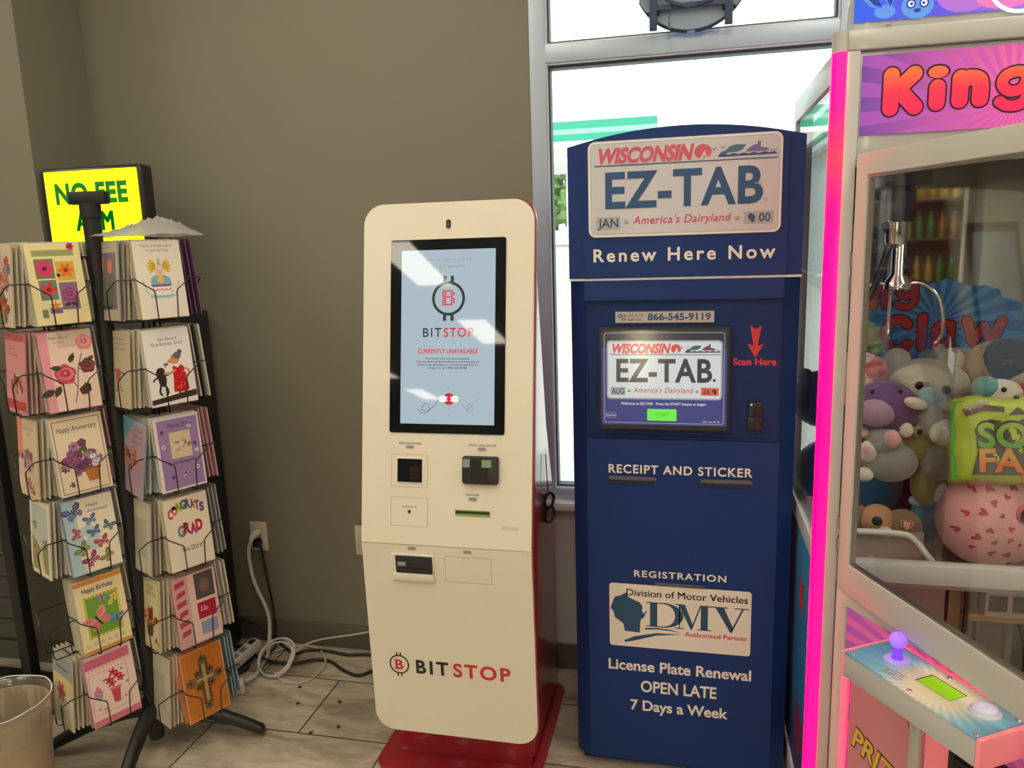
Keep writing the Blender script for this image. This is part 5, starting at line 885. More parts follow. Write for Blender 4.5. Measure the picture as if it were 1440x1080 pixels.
b = MB(); b.poly(TF, circ(-.10, .057, .05, 28, .033), c, A2); b.poly(TF, circ(-.145, .068, .016, 16), c-.0001, A6); b.poly(TF, circ(-.095, .062, .012, 14, .007), c+.0003, A3); b.poly(TF, circ(-.03, .046, .05, 20, .022), c+.0001, A6); b.build('bear_art', tp, smooth=0)
b = MB(); b.ring(TF, circ(.0, .075, .062, 32), circ(.0, .075, .055, 32), 0.002, c+.001, A4); b.poly(TF, circ(.08, .05, .05, 20, .03), c, A5); b.build('bubble_art', tp, smooth=0)
# inside the cabinet
M_INW = mat('interior_panel', (.42, .40, .38), .5); M_MIR = mat('back_mirror', (.52, .54, .52), .03, metal=1.0)
b = MB(); b.box(.402, XR-.03, YB-.02, YB-.012, .70, 1.858, M_MIR); cb(b, 'mirror_back')
b = MB(); b.box(.402, XR-.03, YB-.012, YB-.004, .10, 1.858, M_INW); b.box(XL+.045, .402, YB-.012, YB-.004, .10, .70, M_INW); cb(b, 'back_panel', weld=False)
b = MB(); b.box(XL+.045, .402, YB-.012, YB-.006, .70, 1.858, M_GLASS); cb(b, 'back_glass')
b = MB(); b.box(XL+.03, XR-.03, YF+.047, YB-.02, .699, .707, M_INW); cb(b, 'prize_floor')
b = MB(); b.box(XL+.0525, XR-.0525, YF+.012, YF+.045, .722, .768, M_CLAWW); cb(b, 'front_rail', bevel=.003)
b = MB(); b.box(XL+.03, XR-.03, YF+.06, YB-.02, .03, .06, M_INW); cb(b, 'base_floor')
# prize chute: clear walls with a white rim, pinkish panel below
M_ACR = glass('clear_acrylic', (.93, .95, .95)); M_RIM = mat('chute_rim_white', (.62, .60, .56), .4); M_CHUTE = mat('chute_tan', (.40, .30, .27), .5)
b = MB(); b.box(.552, .556, 1.80, 2.06, .69, 1.27, M_ACR); b.box(.33, .552, 2.055, 2.06, .69, 1.27, M_ACR); cb(b, 'chute_walls', weld=False)
b = MB(); b.tube(arcpts([(.34, 1.87, .80), (.48, 1.87, .80), (.515, 1.86, .79), (.535, 1.845, .765), (.575, 1.82, .715)], 6), .008, M_RIM, 8); cb(b, 'chute_rim', smooth=60)
b = MB(); b.box(.335, .54, 1.88, 1.89, .686, .80, M_CHUTE); b.box(.335, .60, 1.90, 1.91, .10, .665, M_CHUTE); cb(b, 'chute_panel', weld=False)
# lower compartment: plywood bracket and meter box
M_PLY = mat('plywood', (.42, .27, .14), .6, noise=.25, nscale=30)
b = MB(); b.box(.636, .664, 1.985, 2.01, .10, .665, M_PLY); b.box(.664, .915, 1.985, 2.01, .538, .556, M_PLY); cb(b, 'plywood_bracket', weld=False)
mb_ = MB(); mb_.box(.715, .885, 1.975, 2.03, .557, .628, mat('meter_box_white', (.55, .52, .48), .5)); mbx = cb(mb_, 'meter_box', bevel=.002)
for k in range(3): b = MB(); b.box(.722+.053*k, .763+.053*k, 1.972, 1.976, .572, .612, mat('meter_window', (.05, .055, .06), .15)); b.build('meter', mbx, off=CO)
for pts in (((.70, 1.99, .54), (.70, 1.99, .42), (.69, 1.98, .30)), ((.80, 1.99, .54), (.815, 1.98, .45), (.80, 1.97, .34), (.78, 1.96, .25)), ((.668, 1.97, .66), (.672, 1.97, .58), (.668, 1.97, .46))):
    b = MB(); b.tube(arcpts(pts, 5), .005, M_CORDB, 6); cb(b, 'wire')
# crane, hanging from its carriage
b = MB(); b.box(.33, .90, 1.975, 1.995, 1.70, 1.72, M_STEEL); b.box(.33, .90, 2.10, 2.12, 1.70, 1.72, M_STEEL); cb(b, 'gantry_rails', weld=False)
b = MB(); b.box(.43, .53, 1.95, 2.13, 1.60, 1.70, M_BLKP); b.box(.455, .505, 1.98, 2.05, 1.52, 1.60, M_BLKP); cr = cb(b, 'carriage', bevel=.004, weld=False)
b = MB(); b.lathe(Fr((.468, 1.99, 0), (1, 0, 0), (0, 1, 0)), [(.022, 1.47), (.024, 1.475), (.024, 1.52), (.02, 1.524)], M_CHROME, 24); cb(b, 'motor')
b = MB(); b.lathe(Fr((.478, 1.995, 0), (1, 0, 0), (0, 1, 0)), [(.018, 1.36), (.03, 1.365), (.03, 1.38), (.016, 1.40), (.016, 1.47), (.010, 1.48)], M_CHROME, 20); cl = cb(b, 'claw_body')
b = MB(); b.tube(arcpts([(.455, 1.985, 1.47), (.42, 1.98, 1.36), (.38, 1.975, 1.30)], 5), .008, M_BLKP, 8); b.tube([(.44, 1.99, 1.52), (.505, 1.99, 1.40)], .009, M_BLKP, 8); cb(b, 'cable_arm')
for ang in (185, 350, 85):
    dx, dy = math.cos(R(ang)), math.sin(R(ang)); q = lambda r_, z: (.478+dx*r_, 1.995+dy*r_, z)
    b = MB(); b.tube(arcpts([q(.02, 1.375), q(.05, 1.378), q(.085, 1.35), q(.10, 1.30), q(.098, 1.255), q(.085, 1.235)], 5), .0042, M_CHROME, 8); b.build('claw_arm', cl, off=CO, smooth=60)
# decal on the back mirror: blue burst with the machine's name
BF_ = Fr((0, YB-.0215, 0)); BUR = rays_mat('burst_blue', srgb(40, 110, 170), srgb(60, 140, 200), srgb(40, 110, 170), srgb(70, 150, 210), (.06, 1.25), 22, (0, 2), .05, .3)
pts = [(.655+(.235+.012*math.sin(i*2.3))*math.cos(2*math.pi*i/44), 1.245+(.115+.010*math.cos(i*1.9))*math.sin(2*math.pi*i/44)) for i in range(44)]
b = MB(); b.poly(BF_, pts, .0004, BUR); cb(b, 'burst_decal')
MG = ramp_mat('decal_letter_fill', 2, 1.17, 1.40, [srgb(170, 40, 60), srgb(206, 60, 60), srgb(170, 50, 70), srgb(206, 70, 60)], .35)
word(BF_, (('K', .412, 1.292, .055, .075), ('i', .462, 1.298, .045, .07), ('n', .500, 1.296, .062, .078), ('g', .560, 1.305, .072, .078), ('C', .536, 1.168, .080, .092), ('l', .622, 1.18, .04, .080), ('a', .660, 1.180, .074, .090), ('w', .742, 1.188, .092, .092)), .024, .004, MG, CM, .001)
# doors
HG = Vector((.327, 1.748, 0))
def door_frame(a): return Fr(HG, (math.sin(R(a)), -math.cos(R(a)), 0), (0, 0, 1))
UD = door_frame(23.2); DW_ = .58
M_DOORW = mat('door_white_steel', (.57, .56, .53), .35, coat=.2)
b = MB(); b.ring(UD, rect(.002, DW_, .712, 1.657), rect(.040, DW_-.04, .780, 1.613), -.018, .0, M_DOORW); ud = cb(b, 'upper_door', bevel=.002)
b = MB(); b.ring(UD, rect(.040, DW_-.04, .780, 1.613), rect(.046, DW_-.046, .786, 1.607), -.014, -.004, M_STEEL); b.build('glass_trim', ud, off=CO)
b = MB(); b.fbox(UD, .046, DW_-.046, .786, 1.607, -.012, -.008, M_GLASS); b.build('door_glass', ud, off=CO)
for z in (1.45, 1.40, .87, .82): b = MB(); b.lathe(Fr(HG+Vector((0, -.001, z-.02)), (1, 0, 0), (0, 1, 0)), [(.0035, 0), (.0035, .03)], M_STEEL, 8); b.build('hinge', ud, off=CO)
LD = door_frame(32.0)
b = MB(); b.ring(LD, rect(.002, DW_, .06, .712), rect(.034, DW_-.034, .10, .679), -.018, .0, M_DOORW); ld = cb(b, 'lower_door', bevel=.002)
ptc = LD.p(.30, .60)-CO
STB = rays_mat('door_starburst', srgb(150, 80, 180), srgb(190, 96, 176), srgb(206, 96, 150), srgb(236, 110, 150), (ptc.x+.02, .62), 26, (0, 2), .26, .2)  # slight glow in the print brightens the panel; it is no lamp
b = MB(); b.fbox(LD, .034, DW_-.034, .10, .679, -.010, -.004, STB); b.build('door_panel', ld, off=CO)
b = MB(); b.fbox(LD, .165, .4645, .611, .662, .0005, .121, M_CLAWW); cp_ = cb(b, 'control_panel', bevel=.002)
pc = LD.p(.335, .66, .06)-CO
TOPM = bpy.data.materials.new('panel_top_print'); TOPM.use_nodes = True
def topmat():
    nt = TOPM.node_tree; L = nt.links.new; bsd = nt.nodes['Principled BSDF']; bsd.inputs['Roughness'].default_value = .3
    tc = nt.nodes.new('ShaderNodeTexCoord'); mp = nt.nodes.new('ShaderNodeVectorMath'); mp.operation = 'SUBTRACT'; mp.inputs[1].default_value = pc; L(tc.outputs['Object'], mp.inputs[0])
    ln = nt.nodes.new('ShaderNodeVectorMath'); ln.operation = 'LENGTH'; L(mp.outputs[0], ln.inputs[0]); s = nt.nodes.new('ShaderNodeSeparateXYZ'); L(mp.outputs[0], s.inputs[0])
    at = nt.nodes.new('ShaderNodeMath'); at.operation = 'ARCTAN2'; L(s.outputs[1], at.inputs[0]); L(s.outputs[0], at.inputs[1])
    m1 = nt.nodes.new('ShaderNodeMath'); m1.operation = 'MULTIPLY'; L(at.outputs[0], m1.inputs[0]); m1.inputs[1].default_value = 34
    sn = nt.nodes.new('ShaderNodeMath'); sn.operation = 'SINE'; L(m1.outputs[0], sn.inputs[0]); mm = nt.nodes.new('ShaderNodeMath'); mm.operation = 'MULTIPLY_ADD'; L(sn.outputs[0], mm.inputs[0]); mm.inputs[1].default_value = .009; L(ln.outputs['Value'], mm.inputs[2])
    r_ = nt.nodes.new('ShaderNodeValToRGB'); L(mm.outputs[0], r_.inputs[0]); e = r_.color_ramp.elements; e[0].position = .055; e[0].color = (*srgb(240, 228, 200), 1); e[1].position = .20; e[1].color = (*srgb(60, 140, 200), 1); q = e.new(.105); q.color = (*srgb(130, 190, 216), 1)
    L(r_.outputs[0], bsd.inputs['Base Color'])
topmat()
TPF = Fr(LD.p(0, .665), LD.u, LD.w*-1); TPF = Fr(LD.p(0, .665), LD.w, LD.u*-1) if LD.w.cross(LD.u*-1).z > 0 else Fr(LD.p(0, .665), LD.w, LD.u)
tsg = -1 if (TPF.v-LD.u).length > 1 else 1
def tp_(s_, n_): return (n_, tsg*s_)
def tpoly(pts): return [tp_(*p) for p in pts]
b = MB(); b.prism(TPF, sorted_ if False else tpoly([(.166, .001), (.166, .1225), (.4635, .1225), (.4635, .001)])[::(-1 if tsg > 0 else 1)], -.0025, .0, TOPM); b.build('panel_top', cp_, off=CO)
for s0, s1 in ((.158, .1645), (.465, .475)): b = MB(); b.fbox(LD, s0, s1, .608, .666, .0005, .122, M_PINK2); b.build('end_cap', cp_, off=CO, bevel=.002)
b = MB(); b.fbox(LD, .165, .465, .6635, .6665, -.003, .0012, mat('pink_seam_light', (.6, .1, .15), .3, emit=.9, ecol=(1, .10, .18))); b.build('rear_seam', cp_, off=CO)
for s_, n_ in ((.178, .112), (.315, -.0), (.318, .112), (.458, .112), (.455, .012)):
    if n_ <= 0: n_ = .012
    b = MB(); b.lathe(Fr(TPF.p(*tp_(s_, n_)), TPF.u, TPF.v), [(.0055, -.001), (.0055, .0012), (.004, .0022)], M_CHROME, 14); b.build('screw', cp_, off=CO)
JB = mat('joystick_violet_glow', (.35, .22, .7), .2, emit=.75, ecol=(.32, .10, 1.0)); JS = mat('joystick_shaft_glow', (.2, .08, .7), .2, emit=.9, ecol=(.14, .02, 1.0))
jf = Fr(TPF.p(*tp_(.228, .050)), TPF.u, TPF.v)
b = MB(); b.lathe(jf, [(.024, .0), (.0235, .002), (.013, .004), (.013, .004)], mat('joystick_skirt', (.5, .42, .75), .3, emit=.25, ecol=(.5, .25, 1)), 28); b.build('joystick_skirt', cp_, off=CO)
b = MB(); b.lathe(jf, [(.0115, .003), (.0095, .008), (.009, .03)], JS, 20); b.build('joystick_shaft', cp_, off=CO)
b = MB(); b.ell(jf.p(0, 0, .042), (.0165, .0165, .0165), JB); b.build('joystick_ball', cp_, off=CO, smooth=180)
b = MB(); b.prism(TPF, tpoly([(.295, .031), (.295, .073), (.370, .073), (.370, .031)])[::(-1 if tsg > 0 else 1)], .0001, .001, M_BLKP); lc = b.build('display_bezel', cp_, off=CO)
b = MB(); b.prism(TPF, tpoly([(.298, .034), (.298, .073), (.370, .073), (.370, .034)])[::(-1 if tsg > 0 else 1)], .001, .0014, mat('lcd_green', (.2, .4, .02), .25, emit=.42, ecol=(.42, .80, .0))); b.build('lcd_display', cp_, off=CO)
bf = Fr(TPF.p(*tp_(.418, .045)), TPF.u, TPF.v)
b = MB(); b.lathe(bf, [(.026, 0), (.026, .003), (.023, .006), (.0215, .0065), (.0215, .0055)], mat('button_ring_clear', (.62, .64, .72), .15, emit=.05), 32); b.build('button_ring', cp_, off=CO)
b = MB(); b.lathe(bf, [(.020, .004), (.020, .009), (.018, .0115), (.010, .0125)], mat('button_white', (.70, .68, .80), .25, emit=.12, ecol=(.8, .75, 1)), 32); b.build('button', cp_, off=CO, smooth=60)
LF2 = Fr(TPF.p(*tp_(0, 0)), LD.u, LD.w*-1)
b = MB()
for i in range(4): scrawl(b, Fr(LD.p(.0, .665), LD.u, LD.w*-1), .245+(.012 if i == 0 else 0), .288, -.085-.007*i, .0052, .0006, M_GREYINK, 0, i)
b.build('panel_notice', cp_, off=CO, smooth=0)
# prize door under the panel, light tube, coin door
PRZ = mat('prize_door_pink', (.50, .20, .20), .35, emit=.10, ecol=(1, .25, .3))
b = MB(); b.prism(LD, [(.068, .12), (.232, .12), (.232, .495), (.222, .515), (.210, .522), (.068, .522)], .0, .008, PRZ); pz = cb(b, 'prize_door', bevel=.002)
b = MB(); b.text(LD, 'PRIZE', .078, .225, .372, .048, .0088, mat('prize_letter_outline', (.05, .02, .02), .4), .06, 1, 0, R(-14)); b.text(LD, 'PRIZE', .080, .223, .3735, .045, .0094, mat('prize_letter_yellow', (.75, .50, .06), .4), .03, 1, 0, R(-14)); b.build('lettering', pz, off=CO, smooth=0)
b = MB(); b.tube([LD.p(.052, z, .008) for z in (.10, .25, .40, .52)], .009, mat('pink_tube_light', (.7, .25, .28), .3, emit=.7, ecol=(1, .06, .20)), 12); cb(b, 'light_tube', smooth=60)
b = MB(); b.prism(LD, [(.236, .10), (.262, .10), (.262, .605), (.236, .605)], .0, .016, M_DOORW); cb(b, 'door_rib', bevel=.003)
b = MB(); b.prism(LD, rect(.268, .33, .10, .60), .0, .006, M_PINK2); cb(b, 'lit_panel')
b = MB(); b.prism(LD, [(.335, .12), (.47, .12), (.47, .56), (.345, .56), (.335, .545)], .0, .025, M_BLKP); b.prism(LD, [(.35, .45), (.46, .45), (.46, .53), (.35, .53)], .025, .032, M_BLK); cb(b, 'coin_door', bevel=.003, weld=False)
# ------------------------------------------------------------------ plush prizes piled in the claw machine
def plushm(n, c, rough=.9): return mat('plush_'+n, c, rough, noise=.12, nscale=120, bump=.25, sheen=.3)
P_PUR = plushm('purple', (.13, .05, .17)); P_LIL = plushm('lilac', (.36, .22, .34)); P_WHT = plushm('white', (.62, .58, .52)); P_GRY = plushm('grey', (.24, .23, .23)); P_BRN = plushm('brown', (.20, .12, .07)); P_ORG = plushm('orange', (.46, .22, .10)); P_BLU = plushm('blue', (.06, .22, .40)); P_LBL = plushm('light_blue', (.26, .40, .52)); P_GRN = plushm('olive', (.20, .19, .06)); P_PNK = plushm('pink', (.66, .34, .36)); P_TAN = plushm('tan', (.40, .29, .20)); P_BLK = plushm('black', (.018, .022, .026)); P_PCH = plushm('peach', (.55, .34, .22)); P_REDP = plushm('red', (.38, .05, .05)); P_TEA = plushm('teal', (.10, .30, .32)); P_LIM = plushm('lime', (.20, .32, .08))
M_EYE = mat('plush_eye_black', (.008, .008, .01), .08); M_EYEW = mat('plush_eye_white', (.75, .75, .73), .3)
def plush(name, label, loc, rz, body, parts, group=None):
    """body: list of (centre, radii, material, rot) merged as one mesh; parts: (name, centre, radii, material, rot)"""
    t = thing(name, label, 'plush toy', loc, R(rz), group); b = MB()
    for c, r, m, *ro in body: b.ell(c, r, m, ro[0] if ro else (0, 0, 0))
    b.build('body', t, smooth=180, weld=False)
    for nm, c, r, m, *ro in parts: q = MB(); q.ell(c, r, m, ro[0] if ro else (0, 0, 0), 16, 10); q.build(nm, t, smooth=180)
    return t
def eye(x, z, y, r): return ('eye', (x, y, z), (r, r*.6, r*1.05), M_EYE)
plush('plush_platypus', 'round purple plush with a broad lilac snout on the left of the pile', (.458, 1.965, 1.082), -10, [((0, 0, 0), (.076, .06, .066), P_PUR)], [('snout', (-.020, -.048, -.004), (.044, .022, .034), P_LIL), eye(-.03, .045, -.040, .005), eye(.03, .048, -.038, .005), ('foot', (-.05, -.03, -.058), (.022, .03, .012), P_PCH)])
plush('plush_doll', 'peach faced doll with red hair at the far left of the plush pile', (.405, 2.02, 1.13), 0, [((0, 0, 0), (.052, .045, .062), P_PCH)], [('hair', (.032, .0, .035), (.04, .045, .035), P_REDP), ('eye', (.005, -.043, -.005), (.010, .005, .013), M_EYEW), ('pupil', (.006, -.047, -.006), (.005, .003, .007), M_EYE), ('hat', (.0, .005, .06), (.045, .04, .02), P_PNK)])
plush('plush_bear', 'big white plush bear with black eyes behind the purple platypus', (.575, 2.09, 1.12), 0, [((0, 0, 0), (.105, .08, .062), P_WHT), ((0, .02, -.10), (.09, .08, .09), P_WHT)], [('ear', (-.062, .01, .058), (.032, .02, .030), P_WHT), ('ear', (.062, .01, .058), (.032, .02, .030), P_WHT), eye(-.030, .008, -.077, .010), eye(.030, -.002, -.077, .010), ('muzzle', (.0, -.072, -.028), (.022, .014, .013), P_WHT), ('nose', (.0, -.085, -.023), (.006, .004, .004), M_EYE)])
plush('plush_husky', 'grey and white plush with one large glittering eye beside the candy bag', (.58, 1.955, 1.055), 25, [((0, 0, 0), (.062, .05, .058), P_GRY), ((.0, .0, -.09), (.045, .04, .06), P_GRY)], [('muzzle', (-.008, -.034, -.018), (.045, .030, .038), P_WHT), ('ear', (-.040, .0, .058), (.022, .014, .028), P_LBL, (0, -.4, 0)), ('ear', (-.075, -.005, .048), (.032, .014, .014), P_WHT, (0, .3, 0)), ('eye', (.012, -.050, .014), (.014, .008, .017), mat('plush_eye_grey', (.12, .12, .14), .1)), ('pupil', (.012, -.057, .014), (.008, .004, .010), M_EYE)])
plush('plush_frog', 'olive green plush slumped below the grey husky', (.535, 1.975, .985), 10, [((0, 0, .01), (.055, .05, .062), P_GRN), ((.03, -.01, -.09), (.04, .04, .06), P_GRN)], [('eye', (-.018, -.046, .050), (.012, .008, .013), P_TAN), ('pupil', (-.018, -.053, .050), (.007, .004, .008), M_EYE), ('foot', (.04, -.03, -.10), (.024, .022, .032), P_WHT)])
plush('plush_cat', 'grey and white plush cat lying with pink paws up under the purple platypus', (.468, 1.935, .957), -15, [((0, 0, 0), (.062, .045, .050), P_GRY), ((-.015, -.01, .05), (.042, .035, .035), P_GRY)], [('paw', (-.045, -.03, .028), (.020, .018, .026), P_WHT), ('paw', (.005, -.038, .065), (.018, .016, .022), P_PNK), ('paw', (-.052, -.03, -.030), (.022, .02, .017), P_WHT), ('pad', (-.046, -.048, .036), (.010, .004, .010), P_PNK), ('ear', (.032, -.01, .082), (.016, .01, .018), P_WHT)])
dog = plush('plush_dog', 'small brown and orange plush dog with a red tag at the bottom left', (.447, 1.925, .812), -20, [((0, 0, 0), (.040, .036, .038), P_ORG), ((.055, .01, -.005), (.042, .036, .036), P_BRN)], [('muzzle', (.022, -.030, -.018), (.018, .014, .014), P_WHT), ('ear', (-.036, -.004, .0), (.014, .018, .032), P_BRN), ('eye', (.004, -.034, .008), (.012, .007, .012), M_EYE)])
plush('plush_fish', 'bright blue plush half hidden left of the pink heart plush', (.575, 1.99, .80), 0, [((0, 0, 0), (.038, .04, .060), P_BLU)], [('fin', (-.03, -.02, .05), (.02, .01, .014), P_LBL)])
plush('plush_lizard', 'lime green plush peeking out at the upper left above the pile', (.425, 2.10, 1.235), 0, [((0, 0, 0), (.045, .04, .045), P_LIM)], [('arm', (.03, -.02, -.02), (.02, .016, .022), P_LIM)])
plush('plush_doll', 'dark haired plush doll with tan face at the right of the pile', (.735, 2.09, 1.165), -30, [((0, 0, 0), (.072, .06, .062), P_TAN)], [('hair', (.030, -.010, .012), (.070, .062, .062), P_BLK), ('ear', (-.066, -.02, -.01), (.012, .01, .014), P_PNK)])
plush('plush_hippo', 'large tan brown plush behind the candy bag at right edge', (.815, 2.00, 1.10), 0, [((0, 0, 0), (.095, .07, .075), P_TAN), ((.03, -.06, -.05), (.06, .05, .05), P_TAN)], [eye(.04, .05, -.06, .007)])
plush('plush_bunny', 'pale blue and white plush lying along the top of the pile', (.69, 2.20, 1.165), 0, [((0, 0, 0), (.085, .05, .030), P_LBL)], [('ear', (.07, 0, .018), (.024, .012, .022), P_WHT), ('ear', (-.05, 0, .02), (.014, .01, .02), P_WHT)])
plush('plush_cow', 'small teal and white plush with two black eyes above the candy bag', (.692, 1.93, 1.130), 0, [((0, 0, 0), (.046, .035, .030), P_WHT), ((-.03, .0, .01), (.03, .033, .026), P_TEA)], [eye(-.005, .012, -.034, .006), ('eye', (.022, -.033, -.006), (.006, .004, .007), M_EYE), ('ear', (.044, -.005, .010), (.010, .01, .014), P_REDP)])
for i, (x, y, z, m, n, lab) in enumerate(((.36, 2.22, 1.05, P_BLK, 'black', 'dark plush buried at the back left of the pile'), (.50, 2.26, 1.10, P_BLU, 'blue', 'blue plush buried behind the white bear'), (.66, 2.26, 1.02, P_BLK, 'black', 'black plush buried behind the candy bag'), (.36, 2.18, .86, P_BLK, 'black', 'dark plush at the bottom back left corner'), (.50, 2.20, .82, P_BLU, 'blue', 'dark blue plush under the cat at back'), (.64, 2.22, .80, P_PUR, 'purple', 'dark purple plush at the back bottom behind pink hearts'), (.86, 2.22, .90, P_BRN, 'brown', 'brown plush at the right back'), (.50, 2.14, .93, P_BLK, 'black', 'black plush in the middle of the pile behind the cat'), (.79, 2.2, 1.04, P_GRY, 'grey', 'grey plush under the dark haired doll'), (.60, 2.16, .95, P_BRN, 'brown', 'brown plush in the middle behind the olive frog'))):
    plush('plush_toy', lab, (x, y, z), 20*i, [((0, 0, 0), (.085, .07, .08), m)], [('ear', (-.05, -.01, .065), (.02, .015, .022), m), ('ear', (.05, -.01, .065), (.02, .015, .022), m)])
# pink heart-print plush
lp = thing('plush_leopard', 'large pink plush ball printed with red hearts and a heart shaped tag', 'plush toy', (.705, 1.945, .828), R(18))
LR = (.133, .095, .122); P_PINK2 = mat('plush_heart_pink', (.70, .33, .36), .85, noise=.08, nscale=90, bump=.2, sheen=.3); HRT = mat('plush_heart_print', (.42, .05, .10), .9); GLT = mat('glitter_eye_rim', (.55, .08, .14), .3, noise=.4, nscale=300)
b = MB(); b.ell((0, 0, 0), LR, P_PINK2, (0, 0, 0), 40, 28)
def onell(x, z, lift=1.004):
    k = 1-(x/LR[0])**2-(z/LR[2])**2; return Vector((x, -LR[1]*math.sqrt(max(k, 0)), z))*lift
rg = random.Random(12); heart = [(0, -.9), (.55, -.35), (.9, .15), (.8, .6), (.4, .7), (0, .35), (-.4, .7), (-.8, .6), (-.9, .15), (-.55, -.35)]
spots = []
for _ in range(900):
    x, z = rg.uniform(-.125, .125), rg.uniform(-.115, .10)
    if (x/LR[0])**2+(z/LR[2])**2 > .93 or (abs(x-.045) < .085 and z > .005 and z < .07) or any((x-a)**2+(z-c_)**2 < .027**2 for a, c_ in spots): continue
    spots.append((x, z))
    a = rg.uniform(0, 6.3); s_ = rg.uniform(.006, .011); pts = []
    for hx, hz in heart:
        px, pz = x+s_*(hx*math.cos(a)-hz*math.sin(a)), z+s_*(hx*math.sin(a)+hz*math.cos(a)); pts.append((px, pz))
    if any((px/LR[0])**2+(pz/LR[2])**2 > .985 for px, pz in pts): continue
    ctr = onell(x, z); b.add([ctr]+[onell(px, pz) for px, pz in pts], [(0, i+1, (i+1) % 10+1) for i in range(10)], HRT)
    n_ = b.F; 
b.build('body', lp, smooth=180, weld=False)
for x, z in ((.005, .036), (.088, .018)):
    p = onell(x, z); q = MB(); q.ell(p, (.021, .010, .024), GLT); q.build('eye_rim', lp, smooth=180); q = MB(); q.ell(p+Vector((0, -.006, 0)), (.016, .009, .018), M_EYE); ey = q.build('eye', lp, smooth=180); q = MB(); q.ell(p+Vector((-.004, -.0145, .006)), (.004, .002, .003), M_EYEW, seg=8, rings=6); q.build('eye_glint', ey)
p = onell(.040, -.004); q = MB(); q.ell(p, (.028, .020, .018), P_WHT); q.build('muzzle', lp, smooth=180); q = MB(); q.ell(p+Vector((0, -.019, .006)), (.006, .004, .004), P_REDP, seg=10, rings=8); q.build('nose', lp)
q = MB(); q.ell((-.062, -.02, .102), (.036, .022, .022), mat('plush_ear_pink', (.70, .22, .28), .8), (0, .5, .2)); q.build('ear', lp, smooth=180); q = MB(); q.ell((.085, -.02, .09), (.034, .022, .022), mat('plush_ear_pink', (.70, .22, .28), .8), (0, -.5, -.2)); q.build('ear', lp, smooth=180)
def tytag(par, o, u, v, s_):
    f = Fr(o, u, v); q = MB(); q.prism(f, [(x*s_, z*s_) for x, z in heart], 0, .0015, mat('tag_red', (.52, .03, .05), .35)); q.ring(f, [(x*s_, z*s_) for x, z in heart], [(x*s_*.88, z*s_*.88) for x, z in heart], .0016, .002, mat('tag_gold', (.6, .45, .15), .3)); tg = q.build('heart_tag', par)
    MB().text(f, 'ty', -.48*s_, .45*s_, -.30*s_, .95*s_, .0022, mat('tag_white', (.8, .78, .72), .4), .03).build('tag_print', tg, smooth=0)
tytag(lp, onell(.098, -.038, 1.02), (1, .25, 0), (0, -.15, 1), .021); tytag(dog, (.068, -.034, .012), (1, .1, 0), (0, -.1, 1), .016)
# candy shaped plush bag
bg_ = thing('candy_bag_plush', 'bright green and yellow SOUR FARTS candy bag plush above the pink heart plush', 'plush toy', (.722, 1.885, 1.012), R(-6)); bg_.rotation_euler = (R(-10), R(-3), R(-6)); bg_.scale = (1.22, 1.1, 1.36); bg_.location = (.732, 1.885, 1.030)
BGM = mat('candy_bag_yellow_green', (.42, .52, .05), .35); BGG = mat('candy_bag_green', (.08, .36, .05), .35); BGD = mat('candy_bag_dark', (.075, .07, .075), .5)
vs = []; b = MB(); nx, nz = 20, 16; w_, h_ = .125, .073
for s in (-1, 1):
    for j in range(nz+1):
        for i in range(nx+1):
            x = -1+2*i/nx; z = -1+2*j/nz; t = max(0, (1-x**6)*(1-z**6))**.5; vs.append((x*w_+.002*math.sin(9*z), s*.028*t + (.0015*math.sin(14*x+5*z)), z*h_+.002*math.sin(8*x)))
n1 = (nx+1)*(nz+1); fs = []
for j in range(nz):
    for i in range(nx): a = j*(nx+1)+i; fs.append((a, a+1, a+nx+2, a+nx+1)); fs.append((n1+a, n1+a+nx+1, n1+a+nx+2, n1+a+1))
b.add(vs, fs, BGM); b.build('bag', bg_, smooth=180)
BGF = Fr((0, -.0285, 0)); b = MB(); b.poly(BGF, [(-.122, -.066), (-.098, -.066), (-.105, -.03), (-.096, .0), (-.106, .03), (-.098, .066), (-.122, .066)], -.012, BGG); b.build('green_edge', bg_, smooth=0)
b = MB(); b.poly(BGF, [(-.09, -.056), (.10, -.056), (.11, -.02), (.10, .03), (.085, .036), (.07, .03), (.05, .042), (.03, .034), (.01, .044), (-.02, .030), (-.06, .036), (-.085, .02), (-.078, -.01)], .0003, BGD); b.poly(BGF, [(-.03, .042), (-.015, .056), (.0, .043)], .0003, BGD); b.poly(BGF, [(.015, .058), (.02, .046), (.034, .052)], .0003, BGD); b.build('dark_splash', bg_, smooth=0)
b = MB(); b.poly(BGF, [(-.104, .052), (-.07, .060), (-.036, .056), (-.036, .047), (-.07, .050), (-.098, .040)], .0004, mat('candy_bag_maroon', (.13, .06, .06), .4)); b.text(BGF, 'SQUEEMY', -.100, -.056, .050, .011, .0008, M_EYEW, .02, 1, 0, R(12)); b.build('small_print', bg_, smooth=0)
SGN = ramp_mat('sour_letter_fill', 2, -.01, .032, [(.08, .34, .06), (.22, .42, .06), (.40, .48, .05)], .4); FRT = ramp_mat('fart_letter_fill', 2, -.05, -.008, [(.70, .12, .04), (.66, .24, .05), (.55, .33, .08)], .4)
OUTL = mat('candy_outline', (.04, .05, .04), .5)
b = MB(); b.text(BGF, 'SOUR', -.082, .092, -.012, .042, .0007, OUTL, .06); b.text(BGF, 'SOUR', -.080, .09, -.010, .038, .0012, SGN, .03); b.build('lettering', bg_, smooth=0)
b = MB(); b.text(BGF, 'FARTS', -.080, .096, -.052, .040, .0009, OUTL, .06); b.text(BGF, 'FARTS', -.078, .094, -.050, .036, .0014, FRT, .03); b.build('lettering', bg_, smooth=0)
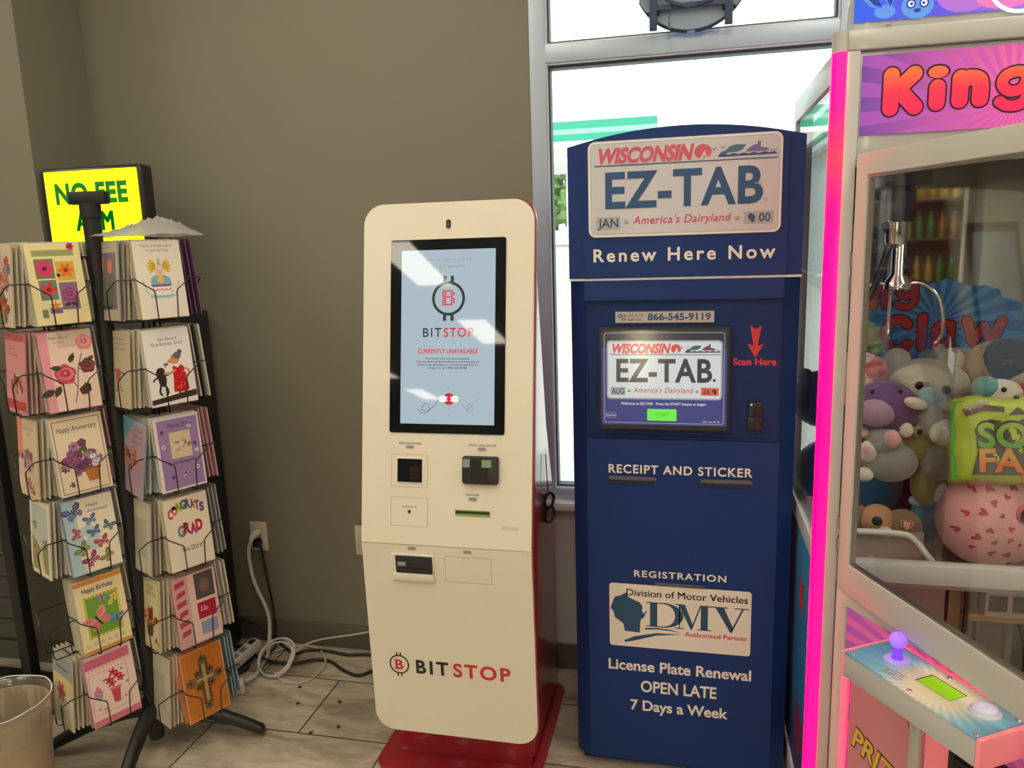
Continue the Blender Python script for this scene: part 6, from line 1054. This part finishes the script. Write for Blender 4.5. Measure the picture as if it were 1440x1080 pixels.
b = MB(); b.text(BGF, 'KANDY', -.012, .055, -.067, .015, .0016, mat('candy_red', (.50, .05, .06), .4), .03); b.build('lettering', bg_, smooth=0)
# ------------------------------------------------------------------ lit drinks cooler across the shop (seen in the mirror)
for kx, nm in ((1.35, 'left'), (2.35, 'middle'), (3.35, 'right')):
    cl_ = thing('drinks_cooler', 'lit glass door drinks cooler across the shop, %s one of three' % nm, 'cooler', (kx, -3.6, 0))
    MB().box(-.49, .49, -.60, -.56, 0, 2.2, mat('cooler_back', (.28, .24, .16), .6)).box(-.49, -.44, -.60, 0, 0, 2.2, M_BLKP).box(.44, .49, -.60, 0, 0, 2.2, M_BLKP).box(-.44, .44, -.56, 0, 2.1, 2.2, M_BLKP).box(-.44, .44, -.56, 0, 0, .15, M_BLKP).build('cabinet', cl_, weld=False)
    MB().box(-.42, .42, -.08, -.05, 2.05, 2.09, mat('cooler_lamp', (.9, .85, .6), .5, emit=14, ecol=(1, .85, .5))).build('lamp', cl_)
    for z in (.55, 1.0, 1.42, 1.80): MB().box(-.44, .44, -.55, -.10, z-.02, z, M_STEEL).build('shelf', cl_)
    MB().ring(Fr((0, .02, 0), (-1, 0, 0)), rect(-.48, .48, .05, 2.18), rect(-.43, .43, .12, 2.1), 0, .03, M_STEEL).build('door_frame', cl_)
bm = {}
for nm, c in (('amber', (.40, .20, .03)), ('golden', (.55, .38, .08)), ('green', (.08, .25, .06))):
    b = MB(); b.lathe(PLN, [(.03, 0), (.034, .01), (.034, .14), (.013, .20), (.013, .24)], mat('bottle_'+nm, c, .1, coat=.4), 12); b.lathe(PLN, [(.0145, .238), (.0145, .255)], M_STEEL, 10); o = b.build('bottle'); bm[nm] = o.data; bpy.data.objects.remove(o)
for kx in (1.35, 2.35, 3.35):
    for z in (1.0, 1.42, 1.80):
        for i in range(8):
            nm = ('amber', 'golden', 'green')[(i//2+int(z*10)+int(kx)) % 3]; o = bpy.data.objects.new('bottle', bm[nm]); COL.objects.link(o); o.location = (kx-.37+.105*i, -3.6-.18, z); tag(o, '%s glass bottle in a row on the lit cooler shelves across the shop' % nm, 'bottle', nm+' bottles in the coolers')

cl_ = thing('drinks_cooler', 'added unseen cooler whose upright lamp makes the glare on the kiosk screen', 'cooler', (-.47, -3.6, 0))  # added behind the camera; its lamp puts the glare on the renewal screen
MB().box(-.40, .40, -.60, -.56, 0, 2.2, MATS['cooler_back']).box(-.40, -.36, -.60, 0, 0, 2.2, M_BLKP).box(.36, .40, -.60, 0, 0, 2.2, M_BLKP).box(-.36, .36, -.56, 0, 2.1, 2.2, M_BLKP).build('cabinet', cl_, weld=False)
MB().box(-.05, .05, -.07, -.03, .75, 1.75, mat('screen_glare_lamp', (.9, .85, .6), .5, emit=30, ecol=(1, .84, .52))).build('lamp', cl_)
